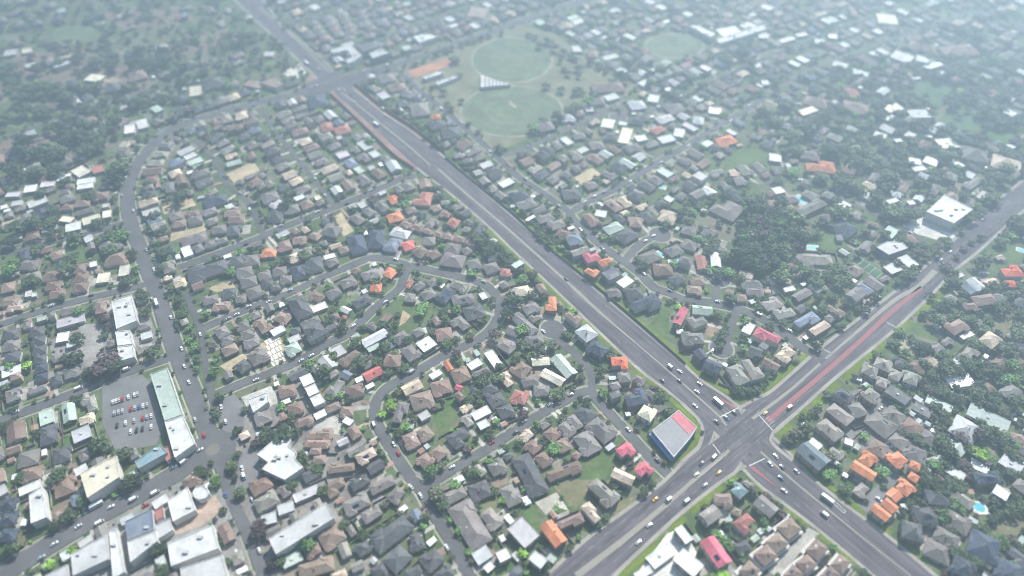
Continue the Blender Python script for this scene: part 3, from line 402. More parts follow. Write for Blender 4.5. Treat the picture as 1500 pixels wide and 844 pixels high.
# ------------------------------------------------------------------ ground
def ground_material():
    m, nt, b = new_mat("suburban_ground")
    geo = N(nt, "ShaderNodeNewGeometry")
    mp = N(nt, "ShaderNodeMapping"); mp.inputs["Rotation"].default_value = (0, 0, math.radians(-38)); mp.inputs["Scale"].default_value = (1 / 26, 1 / 15, 1)
    nt.links.new(geo.outputs["Position"], mp.inputs["Vector"])
    vo = N(nt, "ShaderNodeTexVoronoi", distance="CHEBYCHEV"); vo.inputs["Scale"].default_value = 1; vo.inputs["Randomness"].default_value = .55
    nt.links.new(mp.outputs[0], vo.inputs["Vector"])
    sep = N(nt, "ShaderNodeSeparateColor"); nt.links.new(vo.outputs["Color"], sep.inputs[0])
    lot = N(nt, "ShaderNodeValToRGB"); lot.color_ramp.interpolation = "CONSTANT"
    els = [(0, (.09, .13, .055)), (.16, (.12, .16, .075)), (.32, (.07, .105, .045)), (.46, (.19, .18, .145)), (.6, (.09, .12, .055)), (.72, (.25, .23, .20)), (.8, (.07, .10, .045)), (.92, (.17, .15, .115))]
    lot.color_ramp.elements[0].color = (*els[0][1], 1); lot.color_ramp.elements[1].position = els[1][0]; lot.color_ramp.elements[1].color = (*els[1][1], 1)
    for p, c in els[2:]:
        e = lot.color_ramp.elements.new(p); e.color = (*c, 1)
    nt.links.new(sep.outputs[0], lot.inputs[0])
    n1 = N(nt, "ShaderNodeTexNoise"); n1.inputs["Scale"].default_value = .16; n1.inputs["Detail"].default_value = 7; n1.inputs["Roughness"].default_value = .7
    nt.links.new(geo.outputs["Position"], n1.inputs["Vector"])
    r1 = N(nt, "ShaderNodeValToRGB")
    r1.color_ramp.elements[0].position = .3; r1.color_ramp.elements[0].color = (.045, .065, .028, 1)
    r1.color_ramp.elements[1].position = .7; r1.color_ramp.elements[1].color = (.27, .25, .21, 1)
    e = r1.color_ramp.elements.new(.47); e.color = (.085, .12, .05, 1)
    e = r1.color_ramp.elements.new(.58); e.color = (.14, .145, .085, 1)
    nt.links.new(n1.outputs["Fac"], r1.inputs[0])
    mx = N(nt, "ShaderNodeMix", data_type="RGBA"); mx.inputs[0].default_value = .55
    nt.links.new(lot.outputs[0], mx.inputs[6]); nt.links.new(r1.outputs[0], mx.inputs[7])
    n2 = N(nt, "ShaderNodeTexNoise"); n2.inputs["Scale"].default_value = 1.1; n2.inputs["Detail"].default_value = 3
    nt.links.new(geo.outputs["Position"], n2.inputs["Vector"])
    mr = N(nt, "ShaderNodeMapRange"); mr.inputs["From Min"].default_value = .3; mr.inputs["From Max"].default_value = .7; mr.inputs["To Min"].default_value = .72; mr.inputs["To Max"].default_value = 1.28
    nt.links.new(n2.outputs["Fac"], mr.inputs["Value"])
    mu = N(nt, "ShaderNodeVectorMath", operation="SCALE"); nt.links.new(mx.outputs[2], mu.inputs[0]); nt.links.new(mr.outputs[0], mu.inputs["Scale"])
    nt.links.new(mu.outputs[0], b.inputs["Base Color"])
    b.inputs["Roughness"].default_value = .95; b.inputs["Specular IOR Level"].default_value = .1
    return m

g = MB(); g.poly([(-2300, -500), (2300, -500), (2300, 2900), (-2300, 2900)], (0, 0, 0), 0.0)
tag(g.build("ground", ground_material()), kind="structure")

# ------------------------------------------------------------------ roads
def tpx(tile, pts):
    x0, y0, s = tile
    return [(x0 + x / s, y0 + y / s) for x, y in pts]
T = lambda x0, y0: (x0, y0, 5.984)
Q = lambda x0, y0: (x0, y0, 3.75)
G = lambda pts: [at(*p) for p in pts]

def smooth(pts, step=5.0):
    P = [np.array(p, float) for p in pts]
    P = [2 * P[0] - P[1]] + P + [2 * P[-1] - P[-2]]
    out = []
    for i in range(1, len(P) - 2):
        a, b, c, d = P[i - 1:i + 3]
        n = max(1, int(np.linalg.norm(c - b) / step))
        for k in range(n):
            t = k / n
            out.append(.5 * (2 * b + (c - a) * t + (2 * a - 5 * b + 4 * c - d) * t * t + (3 * b - a - 3 * c + d) * t ** 3))
    out.append(P[-2])
    return out

def normals(pts):
    n = len(pts); out = []
    for i in range(n):
        d = pts[min(i + 1, n - 1)] - pts[max(i - 1, 0)]
        d = d / (np.linalg.norm(d) + 1e-9)
        out.append(np.array([-d[1], d[0]]))
    return out

def strip(mb, pts, o0, o1, z, col):
    nn = normals(pts)
    for i in range(len(pts) - 1):
        a, b = pts[i], pts[i + 1]
        mb.poly([a + nn[i] * o0, b + nn[i + 1] * o0, b + nn[i + 1] * o1, a + nn[i] * o1][::(1 if o1 > o0 else -1)], col, z)

def mark_strip(pts, o0, o1, val):
    nn = normals(pts)
    for i in range(len(pts) - 1):
        mark([pts[i] + nn[i] * o0, pts[i + 1] + nn[i + 1] * o0, pts[i + 1] + nn[i + 1] * o1, pts[i] + nn[i] * o1], val)

def resample(pts, n):
    P = np.array(pts, float); d = np.r_[0, np.cumsum(np.linalg.norm(np.diff(P, axis=0), axis=1))]
    t = np.linspace(0, d[-1], n)
    return [np.array([np.interp(q, d, P[:, 0]), np.interp(q, d, P[:, 1])]) for q in t]

ASPH, ASPH2, PATH = (.110, .098, .107), (.112, .108, .112), (.29, .272, .235)
OLIVE = (.125, .172, .022)

# the two highways, traced kerb to kerb
A_R = [(340, -40), (383, 0), (410, 35), (455, 74), (490, 107), (514, 128), (559, 165), (600, 192), (642, 225), (705, 280), (750, 318), (867, 421), (935, 479), (1000, 535), (1027, 560), (1063, 583), (1110, 625), (1150, 660), (1189, 703), (1250, 751), (1305, 792), (1367, 844), (1440, 905)]
A_L = [(300, -40), (345, 0), (375, 29), (420, 70), (455, 104), (484, 131), (530, 172), (588, 225), (628, 258), (657, 280), (716, 330), (750, 363), (812, 421), (857, 464), (917, 521), (947, 548), (967, 562), (1002, 590), (1030, 618), (1068, 660), (1107, 703), (1139, 728), (1186, 763), (1250, 815), (1290, 850), (1350, 900)]
B_N = [(740, 900), (803, 844), (867, 787), (917, 751), (974, 708), (1004, 677), (1050, 634), (1094, 594), (1124, 580), (1147, 562), (1200, 515), (1250, 476), (1325, 419), (1370, 380), (1405, 347), (1450, 305), (1484, 278), (1560, 220), (1640, 160)]
B_S = [(850, 900), (895, 844), (964, 778), (1000, 746), (1055, 703), (1075, 690), (1095, 665), (1129, 634), (1150, 616), (1210, 562), (1250, 529), (1310, 480), (1367, 426), (1394, 397), (1434, 365), (1500, 305), (1590, 230), (1680, 160)]

def kerb_road(name, Lp, Rp, n, z, col, bandz):
    L_, R_ = resample(smooth(G(Lp), 8), n), resample(smooth(G(Rp), 8), n)
    mb = MB()
    for i in range(n - 1):
        mb.poly([L_[i], R_[i], R_[i + 1], L_[i + 1]], col, z)
        mark([L_[i], R_[i], R_[i + 1], L_[i + 1]], ROAD)
    tag(mb.build(name, M_HWA if name == "highway" else M_HWB), kind="structure")
    return L_, R_
AL, AR = kerb_road("highway", A_L, A_R, 160, .24, ASPH, .05)
BL, BR = kerb_road("cross_road", B_N, B_S, 120, .25, ASPH, .05)

def clipped(pts, keep):
    run, out = [], []
    for p in pts:
        if keep(p): run.append(p)
        else:
            if len(run) > 2: out.append(run)
            run = []
    if len(run) > 2: out.append(run)
    return out
CROSS = np.array(at(1085, 640)); CROSS2 = np.array(at(490, 120))
band = MB(); verge = MB()
fx = MB(); fp = G([(440, 124), (463, 116), (490, 105), (516, 112), (575, 91), (576, 102), (534, 119), (514, 130), (484, 134), (440, 143)])
fx.poly(fp if sum(fp[i][0] * fp[(i + 1) % 10][1] - fp[(i + 1) % 10][0] * fp[i][1] for i in range(10)) > 0 else fp[::-1], ASPH, .258)
for cp in ([(1010, 600), (1021, 610), (1029, 621), (1032, 633), (1029, 648), (1020, 660), (1006, 674), (1056, 640)], [(1158, 608), (1140, 623), (1129, 635), (1126, 644), (1131, 653), (1142, 662), (1168, 683), (1126, 640 - 4)]):
    q = G(cp); n_ = len(q)
    fx.poly(q if sum(q[i][0] * q[(i + 1) % n_][1] - q[(i + 1) % n_][0] * q[i][1] for i in range(n_)) > 0 else q[::-1], ASPH, .256); mark(q, ROAD)
for cv, o_ in (([(1000, 590), (1012, 601), (1025, 614), (1032, 632), (1026, 656), (1013, 668), (1000, 679)], -2.6), ([(1166, 602), (1150, 615), (1136, 627), (1128, 637), (1127, 646), (1134, 656), (1150, 669), (1170, 685)], 2.6)):
    strip(band, smooth(G(cv), 2), 0, o_, .262, PATH)
tag(fx.build("crossing_paving", M_HWB), kind="structure"); mark(fp, ROAD)
for edge, sgn in ((AL, 1), (AR, -1), (BL, 1), (BR, -1)):
    nn = normals(edge)
    # which way is outwards
    other = {id(AL): AR, id(AR): AL, id(BL): BR, id(BR): BL}[id(edge)]
    out = 1 if np.dot(nn[40], edge[40] - other[40]) > 0 else -1
    for run in clipped(edge, lambda p: np.linalg.norm(p - CROSS) > 4):
        strip(band, run, 0 * out, out * 2.6, .17 if edge is AL or edge is AR else .16, PATH)
        mark_strip(run, 0, out * 2.6, ROAD)
def verge_run(pxs, d0, d1, edge_gaps=()):
    pts = smooth(G(pxs), 4)
    strip(verge, pts, d0, d1, .12, OLIVE)
    mark_strip(pts, d0, d1, KEEP)
verge_run([(716, 327), (750, 361), (812, 419), (857, 462), (917, 519), (947, 546), (967, 560)], -3, -6.5)
verge_run([(750, 318), (867, 421), (935, 479), (1000, 535), (1027, 560), (1055, 577), (1080, 590), (1094, 594), (1124, 580), (1147, 562), (1196, 520)], 3, 7)
verge_run([(967, 562), (1000, 590), (1022, 610), (1032, 632), (1026, 656), (1004, 676), (978, 690)], -3, -6.5)
for seg in ([(1129, 630), (1150, 615)], [(1160, 606), (1176, 592)], [(1181, 588), (1199, 572)], [(1203, 568), (1220, 554)], [(1226, 549), (1255, 524)], [(1258, 520), (1291, 494)], [(1298, 487), (1325, 463)], [(1332, 456), (1372, 421)]):
    verge_run(seg, -3, -8.5)
for seg in ([(890, 846), (935, 806), (968, 776)], [(973, 770), (996, 750)], [(1004, 742), (1050, 705)], [(1055, 700), (1072, 690)]):
    verge_run(seg, -3, -7)
for seg in ([(1110, 703), (1142, 728)], [(1150, 735), (1186, 762)], [(1200, 773), (1256, 818)]):
    verge_run(seg, -2.8, -5.5)
for seg in ([(1134, 652), (1167, 682), (1189, 703), (1250, 751), (1260, 759)], [(1265, 762), (1300, 789)], [(1312, 797), (1358, 834)]):
    verge_run(seg, 3, 6.5)

# side streets: key, phrase, start phrase, width, pixel polyline
STREETS = [
    ("loop", "loop street", "highway", 8.5, tpx(T(500, 280), [(0, 690), (250, 590), (400, 600), (580, 650), (800, 700), (1100, 770), (1270, 830)]) + tpx(T(500, 421), [(1370, 100), (1385, 230), (1310, 370), (1180, 470), (900, 600), (600, 780)]) + tpx(T(500, 562), [(430, 20), (320, 130), (290, 230), (310, 350), (430, 560), (560, 760), (620, 844)]) + [(617, 718), (639, 758), (667, 803), (684, 837), (700, 870)]),
    ("low", "low lane", "loop", 8, [(617, 718), (650, 696), (684, 676), (717, 656), (750, 634), (800, 602), (850, 576), (866, 574)]),
    ("shop", "shop lane", "bend", 8, [(866, 574), (877, 589), (917, 632), (951, 669), (974, 690), (986, 703)]),
    ("side", "highway-side culdesac", "bend", 7.5, [(866, 574), (868, 556), (860, 537), (844, 520), (825, 505), (812, 492)]),
    ("play", "playground street", "loop", 8, [(600, 392), (592, 405), (584, 424), (550, 451), (517, 483), (500, 495), (487, 500), (434, 531), (400, 545), (367, 557), (345, 566), (318, 578)]),
    ("row", "long-row street", "loop", 8, [(500, 395), (470, 408), (434, 425), (400, 439), (367, 451), (334, 465), (300, 480)]),
    ("upper", "upper-junction street", "highway", 9, [(612, 258), (588, 262), (540, 284), (467, 313), (420, 331), (384, 347), (340, 364), (300, 379), (262, 392)]),
    ("curve", "winding street", "crossroad", 9, [(1202, 524), (1184, 515), (1150, 490), (1117, 468), (1083, 454), (1042, 444), (1000, 439), (980, 429), (959, 422), (934, 398), (900, 374), (867, 348), (843, 325), (833, 311)]),
    ("hill", "hill street", "highway", 8.5, [(838, 310), (867, 293), (894, 281), (934, 257), (970, 235), (1006, 213), (1040, 192), (1075, 172), (1110, 150)]),
    ("bulb", "bulb street", "winding-street", 8, [(914, 384), (928, 367), (942, 355), (962, 345)]),
    ("tail", "keyhole close", "winding-street", 7, [(1080, 454), (1075, 464), (1072, 478), (1066, 497), (1059, 508)]),
    ("stub", "brick-house close", "winding-street", 7, [(1046, 444), (1048, 432), (1050, 420), (1053, 412)]),
    ("oval", "ovals street", "far-crossing", 8, [(578, 100), (596, 115), (615, 133), (655, 165), (695, 200), (724, 225), (758, 258), (798, 285), (835, 311)]),
    ("park", "park-edge street", "ovals", 7.5, [(726, 228), (760, 222), (790, 209), (820, 196), (860, 177), (899, 157), (915, 165), (910, 180)]),
    ("left", "left through-road", "far-crossing", 12.5, [(478, 122), (440, 135), (375, 152), (300, 172), (245, 194), (207, 232), (188, 275), (190, 320), (213, 385), (233, 440), (254, 505), (284, 580), (310, 648)]),
    ("far", "far crossroad", "far-crossing", 13, [(500, 116), (540, 105), (575, 97), (640, 75), (700, 54), (770, 29), (860, 0), (930, -24)]),
    ("shopping", "roundabout road", "roundabout", 14, [(312, 655), (290, 668), (267, 688), (213, 720), (133, 763), (48, 814), (-20, 856)]),
    ("down", "road below roundabout", "roundabout", 9, [(314, 662), (330, 700), (339, 731), (357, 768), (375, 810), (390, 860)]),
    ("unit", "warehouse street", "left-road", 9, [(268, 515), (248, 524), (187, 545), (107, 577), (0, 617), (-60, 642)]),
    ("west", "west terrace", "left-road", 8, [(226, 412), (192, 423), (134, 436), (67, 454), (0, 476), (-60, 496)]),
    ("north", "north terrace", "left-road", 8, [(196, 322), (160, 333), (117, 346), (80, 354), (0, 375), (-60, 392)]),
    ("inner", "inner-left street", "top", 6, [(285, 205), (312, 231), (333, 271), (357, 290), (373, 316), (386, 343)]),
    ("slope", "slope street", "far-crossing", 6, [(382, 158), (399, 187), (412, 203), (440, 238), (470, 275), (488, 300)]),
    ("service", "service lane", "roundabout", 6, [(316, 610), (308, 570), (300, 530), (296, 490), (285, 460), (272, 430)]),
    ("estate", "estate drive", "wood", 6, [(1120, 270), (1160, 262), (1200, 272), (1252, 300), (1290, 318), (1330, 338), (1372, 372)]),
    ("top", "far-right rows", "ovals", 6, [(930, 175), (1000, 140), (1060, 110), (1130, 80), (1220, 45), (1320, 10)]),
    ("oak", "upper-right rows", "hill", 6, [(1082, 168), (1130, 190), (1190, 215), (1260, 240), (1340, 270)]),
    ("old", "field-side road", "hill", 6, [(1110, 150), (1180, 105), (1260, 75), (1360, 40), (1450, 10)]),
    ("tops", "top-left lane", "highway", 6, [(400, 60), (330, 85), (250, 120), (150, 150), (40, 190), (-60, 220)]),
    ("farr", "top terrace", "highway", 7, [(410, 38), (470, 20), (540, -2), (600, -20)]),
    ("fartwo", "school lane", "highway", 7, [(470, 88), (540, 66), (600, 40), (690, 10), (760, -20)]),
]
sm = {}
lane = {}
STREETS = [(k, ph, st, (w * .82 if w < 10 else w * .95), pts) for k, ph, st, w, pts in STREETS]
for i, (k, ph, st, w, pts) in enumerate(STREETS):
    P = smooth(G(pts), 4.0)
    sm[k] = P
    if w > 6.5: strip(band, P, -w / 2 - 2.2, -w / 2 - .9, .05 + i * .002, PATH)
    if w > 6.5: strip(band, P, w / 2 + .9, w / 2 + 2.2, .05 + i * .002, PATH)
    mb = MB()
    jit = R.uniform(.93, 1.08)
    strip(mb, P, -w / 2, w / 2, .14 + i * .003, tuple(c * jit for c in ASPH2))
    lane[k] = mb
    mark_strip(P, -w / 2 - 2.4, w / 2 + 2.4, ROAD)
def disc(c, r, n=20, sx=1.0):
    return [(c[0] + sx * r * math.cos(2 * math.pi * i / n), c[1] + r * math.sin(2 * math.pi * i / n)) for i in range(n)]
for k, c, r in (("side", at(809, 482), 9.5), ("bulb", at(967, 344), 10), ("tail", at(1057, 511), 9), ("stub", at(1053, 410), 9), ("park", at(905, 172), 9)):
    lane[k].poly(disc(c, r), ASPH2, .245); mark(disc(c, r + 2), ROAD)
    band.poly(disc(c, r + 1.6), PATH, .128)
rc = at(312, 659)
lane["shopping"].poly(disc(rc, 16, 28), ASPH2, .247); mark(disc(rc, 18), ROAD)
lane["shopping"].poly(disc(rc, 4.8, 24), (.155, .14, .12), .262)
for k, ph, *_ in STREETS:
    tag(lane[k].build(ph.replace("-", "_").replace(" ", "_").replace("'", ""), M_ROAD), kind="structure")
tag(band.build("pavement", M_ROAD), kind="structure")
tag(verge.build("verge_grass", M_GRASS), kind="structure")

# painted markings, medians, red bus lanes
paint = MB()
WHITE, MED, RED = (.62, .62, .60), (.25, .232, .195), (.27, .105, .105)
def band_line(pxs, w, col, z, w1=None):
    P = smooth(G(pxs), 5)
    nn = normals(P); n = len(P)
    for i in range(n - 1):
        a = w / 2 + ((w1 or w) - w) / 2 * i / (n - 1); b = w / 2 + ((w1 or w) - w) / 2 * (i + 1) / (n - 1)
        paint.poly([P[i] - nn[i] * a, P[i] + nn[i] * a, P[i + 1] + nn[i + 1] * b, P[i + 1] - nn[i + 1] * b][::-1], col, z)
band_line([(380, 11), (430, 55), (484, 107)], 1.8, MED, .30)
band_line([(500, 135), (560, 183), (596, 212), (631, 243)], 1.8, MED, .30)
band_line([(642, 248), (677, 279), (750, 341), (838, 420)], 2.4, MED, .30)
band_line([(838, 420), (880, 459), (934, 505)], 3.4, MED, .30, 1.2)
band_line([(934, 505), (1000, 562), (1055, 612), (1064, 624)], 1.2, MED, .30, 1.8)
band_line([(1102, 614), (1147, 580), (1169, 562), (1201, 533)], 2.6, MED, .30, 1.8)
band_line([(1209, 526), (1250, 491), (1309, 441), (1344, 421), (1370, 397)], 1.6, MED, .30, 5)
band_line([(1068, 660), (1017, 703), (990, 727), (917, 788), (844, 844)], 2.2, MED, .30, 4.2)
band_line([(1114, 662), (1160, 703), (1250, 777), (1334, 844)], 1.6, MED, .30, .9)
band_line([(1125, 617), (1189, 562), (1250, 509), (1304, 459), (1350, 421)], 3.6, RED, .30)
band_line([(1055, 584), (1078, 598)], 1.2, RED, .31, 3.0)
band_line([(1100, 684), (1124, 703), (1136, 713)], 3.2, RED, .31, .6)
for a, b in (((1055, 611), (1081, 598)), ((1112, 609), (1132, 631)), ((1044, 651), (1055, 665)), ((1097, 683), (1120, 672))):
    band_line([a, b], .55, WHITE, .33)
for tri in ([(1080, 598), (1093, 600), (1086, 608)], [(1046, 631), (1055, 640), (1037, 654)], [(1083, 676), (1095, 684), (1083, 691)]):
    paint.poly(G(tri)[::-1], MED, .32)
for i in range(16):                                            # hatching beside the lower median
    x, y = 1062 - i * 2.6, 666 + i * 2.15
    band_line([(x, y), (x + 1.6, y + 1.5)], .35, WHITE, .34)
def dashes(E0, E1, fr, i0, i1, on=1, off=1):
    for i in range(i0, min(i1, len(E0) - 1), on + off):
        a = E0[i] * (1 - fr) + E1[i] * fr; b = E0[i + 1] * (1 - fr) + E1[i + 1] * fr
        d = (b - a); d = d / np.linalg.norm(d); n = np.array([-d[1], d[0]]) * .1
        b = a + d * min(4.0, np.linalg.norm(b - a))
        paint.poly([a - n, a + n, b + n, b - n][::-1], (.3, .3, .3), .28)
for fr in (.16, .32, .67, .83):
    dashes(AL, AR, fr, 6, 108, 1, 1)
    dashes(AL, AR, fr, 122, 150, 1, 1)
for fr in (.17, .33, .65, .82):
    dashes(BL, BR, fr, 2, 38, 1, 1); dashes(BL, BR, fr, 58, 112, 1, 1)
for ax, ay, dx, dy in ((0, 0, 1, 1),):
    for k in range(5):
        band_line([(1058 + k * 5, 601 - k * 2.6), (1066 + k * 5, 607 - k * 2.6)][:2], .16, WHITE, .335)
        band_line([(1117 + k * 3.2, 612 + k * 3.6), (1123 + k * 3.2, 607 + k * 3.6)], .16, WHITE, .335)
# bicycle-lane boxes and arrows near the crossings
for c in ((930, 538), (1303, 476), (1210, 515)):
    for k in range(3):
        band_line([(c[0] - 4 + k * 4, c[1] - 4 + k * 2), (c[0] + k * 4, c[1] + k * 2)], .5, (.5, .5, .5), .30)
for pts in ([(1216, 733), (1219, 731), (1239, 750), (1236, 752), (1216, 733)],):
    for a, b in zip(pts, pts[1:]): band_line([a, b], .3, WHITE, .31)
for E0, E1, i0, i1 in ((AL, AR, 30, 150), (BL, BR, 4, 100)):
    for k in range(11):                                        # resurfaced patches
        i = R.randrange(i0, i1); f = R.uniform(.1, .8); f2 = f + R.uniform(.08, .16); n = R.choice((1, 1, 2, 3)); q = R.uniform(.72, 1.22)
        paint.poly([E0[i] * (1 - f) + E1[i] * f, E0[i] * (1 - f2) + E1[i] * f2, E0[i + n] * (1 - f2) + E1[i + n] * f2, E0[i + n] * (1 - f) + E1[i + n] * f], tuple(v * q for v in ASPH), .262 + k * .001)
tag(paint.build("road_markings", M_PAINT), kind="structure")

# ------------------------------------------------------------------ ground patches: name, colour, keep houses off, polygon
LAWN, DRY, TAN, SOIL, CONC, GREEN2 = (.095, .14, .055), (.18, .17, .10), (.42, .345, .23), (.24, .175, .125), (.36, .345, .31), (.085, .135, .065)
zc = [.016]
grass_patches, soil_patches = [], []
def patch(name, col, poly, mat=None, keep=True, z=None):
    zc[0] += .0011
    mb = MB(); P = G(poly)
    s = sum(P[i][0] * P[(i + 1) % len(P)][1] - P[(i + 1) % len(P)][0] * P[i][1] for i in range(len(P)))
    mb.poly(P if s > 0 else P[::-1], col, z or zc[0])
    if keep: mark(P, KEEP)
    tag(mb.build(name, mat or (M_GRASS if col in (LAWN, DRY, GREEN2) else M_SHEET)), kind="structure")
    return P
def ell(cx, cy, rx, ry, n=40):
    return [(cx + rx * math.cos(2 * math.pi * i / n), cy + ry * math.sin(2 * math.pi * i / n)) for i in range(n)]
patch("park_ground", (.175, .175, .115), [(575, 92), (690, 50), (760, 36), (815, 50), (865, 92), (925, 128), (918, 140), (850, 165), (800, 192), (728, 222), (690, 190), (630, 140), (600, 112)], M_GRASS)
for cx, cy, rx, ry in ((750, 163, 76, 38), (750, 88, 60, 34), (988, 67, 44, 19)):
    patch("oval_path", (.29, .285, .22), ell(cx, cy, rx, ry))
    patch("oval_field", (.132, .164, .105), ell(cx, cy, rx - 2.2, ry - 1.6), M_GRASS)
    for q in range(7):
        f = .9 - q * .12
        patch("oval_field", (.148, .178, .118) if q % 2 else (.13, .164, .102), ell(cx + R.uniform(-1, 1), cy, rx * f, ry * f), M_GRASS)
patch("cricket_pitch", (.33, .31, .22), [(744, 149), (747, 147), (757, 157), (754, 159)])
patch("oval_field", (.12, .16, .075), ell(38, 172, 42, 17), M_GRASS)
patch("oval_field", (.12, .16, .085), ell(112, 52, 36, 15), M_GRASS)
patch("tennis_court", (.40, .20, .13), tpx(Q(375, 0), [(830, 390), (1040, 325), (1090, 350), (870, 430)]))
patch("forecourt", (.52, .49, .43), tpx(Q(375, 0), [(140, 400), (240, 350), (280, 400), (210, 440)]))
patch("bare_earth", (.26, .165, .14), [(487, 134), (530, 173), (588, 226), (612, 245), (604, 250), (573, 228), (519, 177), (481, 139)], z=.21)
patch("bare_earth", (.26, .135, .105), [(516, 127), (561, 164), (602, 191), (646, 225), (654, 223), (608, 186), (567, 159), (522, 123)], z=.21)
patch("bare_earth", (.30, .20, .16), tpx(Q(375, 0), [(260, 470), (310, 390), (345, 430), (300, 470)]))
for p in (tpx(T(250, 421), [(430, 690), (800, 490), (850, 600), (500, 745)]), tpx(T(250, 421), [(800, 490), (950, 415), (1065, 640), (890, 700)]),
          tpx(T(250, 280), [(0, 120), (190, 60), (210, 130), (0, 190)]), tpx(T(250, 280), [(0, 350), (290, 280), (330, 340), (0, 440)]),
          tpx(T(500, 280), [(-60, 225), (0, 185), (110, 350), (20, 400)]), tpx(T(250, 280), [(330, 850), (520, 775), (570, 844), (400, 890)]),
          tpx(Q(0, 210), [(1240, 170), (1390, 100), (1430, 150), (1290, 220)]), tpx(Q(750, 210), [(340, 190), (440, 135), (490, 170), (380, 230)]),
          tpx(Q(0, 210), [(890, 350), (1050, 300), (1080, 340), (900, 390)])):
    patch("bare_lot", TAN, p)
patch("bare_lot", SOIL, tpx(T(1000, 421), [(185, 415), (270, 270), (350, 310), (345, 380), (250, 440)]))
patch("dry_court", (.19, .165, .125), tpx(T(1000, 280), [(150, 250), (240, 228), (440, 365), (380, 420)]))
patch("playground_sand", (.45, .33, .23), tpx(T(500, 421), [(540, 200), (610, 250), (560, 310), (500, 345)]), z=.14)
for c, p in ((LAWN, tpx(Q(750, 210), [(1160, 90), (1330, 10), (1400, 50), (1390, 100), (1240, 120), (1190, 130)])),
             (LAWN, tpx(T(750, 562), [(520, 750), (820, 600), (900, 680), (880, 760), (810, 843), (560, 843)])),
             (DRY, tpx(T(750, 703), [(360, 60), (560, 0), (800, 0), (700, 30), (620, 170), (560, 260), (480, 200)])),
             (DRY, tpx(T(750, 703), [(850, 250), (930, 190), (1100, 130), (1110, 160), (920, 320)])),
             (LAWN, tpx(T(750, 421), [(1190, 350), (1340, 120), (1430, 90), (1440, 150), (1380, 260), (1370, 430), (1330, 460)])),
             (LAWN, tpx(T(1250, 421), [(430, 290), (640, 330), (760, 480), (560, 420)])),
             ((.33, .30, .22), tpx(T(1250, 421), [(370, 450), (520, 470), (590, 560), (480, 620), (400, 560)])),
             (LAWN, tpx(T(1000, 280), [(1100, 380), (1300, 330), (1330, 400), (1430, 500), (1250, 540), (1130, 460)])),
             (LAWN, tpx(T(1000, 280), [(0, 170), (100, 130), (140, 200), (40, 240)])),
             ((.07, .17, .04), tpx(T(1250, 562), [(1050, 540), (1150, 530), (1260, 680), (1180, 700)])),
             (DRY, tpx(T(1250, 703), [(1130, 390), (1300, 330), (1500, 270), (1500, 450), (1300, 560)])),
             (LAWN, tpx(T(1250, 280), [(1180, 520), (1400, 440), (1496, 500), (1496, 650), (1350, 600)])),
             (LAWN, tpx(T(500, 421), [(440, 130), (560, 120), (700, 200), (850, 210), (840, 270), (680, 330), (620, 400), (500, 380)])),
             (LAWN, tpx(T(750, 703), [(100, 290), (190, 220), (250, 330), (240, 480), (180, 470)])),
             (LAWN, tpx(T(500, 562), [(800, 290), (960, 200), (1040, 270), (870, 470)])),
             (GREEN2, tpx(Q(1100, 0), [(930, 440), (1150, 480), (1040, 570), (820, 550)])),
             (GREEN2, tpx(Q(1100, 0), [(970, 660), (1080, 580), (1200, 600), (1070, 690)])),
             (GREEN2, tpx(Q(1100, 0), [(1090, 690), (1210, 610), (1350, 690), (1230, 750)])),
             ((.07, .13, .04), tpx(Q(1100, 0), [(1250, 740), (1420, 680), (1520, 720), (1400, 800)])),
             (DRY, tpx(Q(1100, 0), [(1040, 600), (1075, 575), (1100, 590), (1010, 670)])),
             (DRY, tpx(T(1250, 421), [(1250, 230), (1420, 200), (1440, 300), (1300, 430), (1220, 360)])),
             (LAWN, tpx(T(1250, 421), [(1130, 230), (1280, 250), (1220, 340), (1120, 320)])),
             (LAWN, tpx(T(1250, 280), [(90, 170), (200, 190), (240, 260), (130, 270)])),
             (DRY, tpx(T(1000, 280), [(1040, 270), (1120, 260), (1140, 330), (1060, 350)])),
             (LAWN, tpx(Q(0, 210), [(0, 620), (90, 600), (130, 700), (20, 730)])),
             (LAWN, tpx(Q(0, 210), [(370, 560), (470, 540), (480, 640), (380, 660)])),
             (DRY, tpx(T(1000, 421), [(1270, 130), (1380, 110), (1500, 200), (1440, 250)])),
             (LAWN, tpx(Q(0, 0), [(560, 430), (640, 390), (760, 430), (700, 480), (620, 490)])),
             (LAWN, tpx(Q(1100, 210), [(590, 370), (690, 350), (720, 400), (640, 430)]))):
    patch("lawn", c, p, M_GRASS)
for p in ([(20, 80), (120, 70), (180, 100), (90, 120), (10, 110)], [(120, 110), (190, 95), (230, 130), (160, 150)], [(230, 60), (330, 40), (360, 60), (250, 85)], [(0, 205), (110, 190), (170, 215), (60, 235), (-20, 230)], [(150, 20), (260, 10), (290, 30), (180, 45)], [(-60, 130), (10, 120), (10, 150), (-60, 160)]):
    patch("scrub", (.185, .145, .115), p, keep=False)
patch("dirt_track", (.36, .30, .21), tpx(Q(0, 0), [(470, 400), (560, 395), (680, 450), (640, 470), (560, 440), (560, 520), (520, 500), (510, 440)]))
patch("paved_yard", (.23, .22, .205), [(165, 762), (215, 735), (270, 702), (318, 700), (345, 770), (372, 850), (90, 850)], keep=False)
patch("paved_yard", (.215, .20, .18), [(340, 600), (430, 560), (500, 590), (560, 680), (540, 740), (420, 850), (400, 850), (345, 720)], keep=False)
patch("paved_yard", (.22, .21, .19), [(70, 500), (150, 470), (215, 450), (235, 505), (150, 545), (90, 565)], keep=False)
patch("paved_yard", (.20, .19, .175), [(1190, 640), (1240, 575), (1300, 560), (1385, 640), (1360, 700), (1300, 690), (1250, 650)], keep=False)
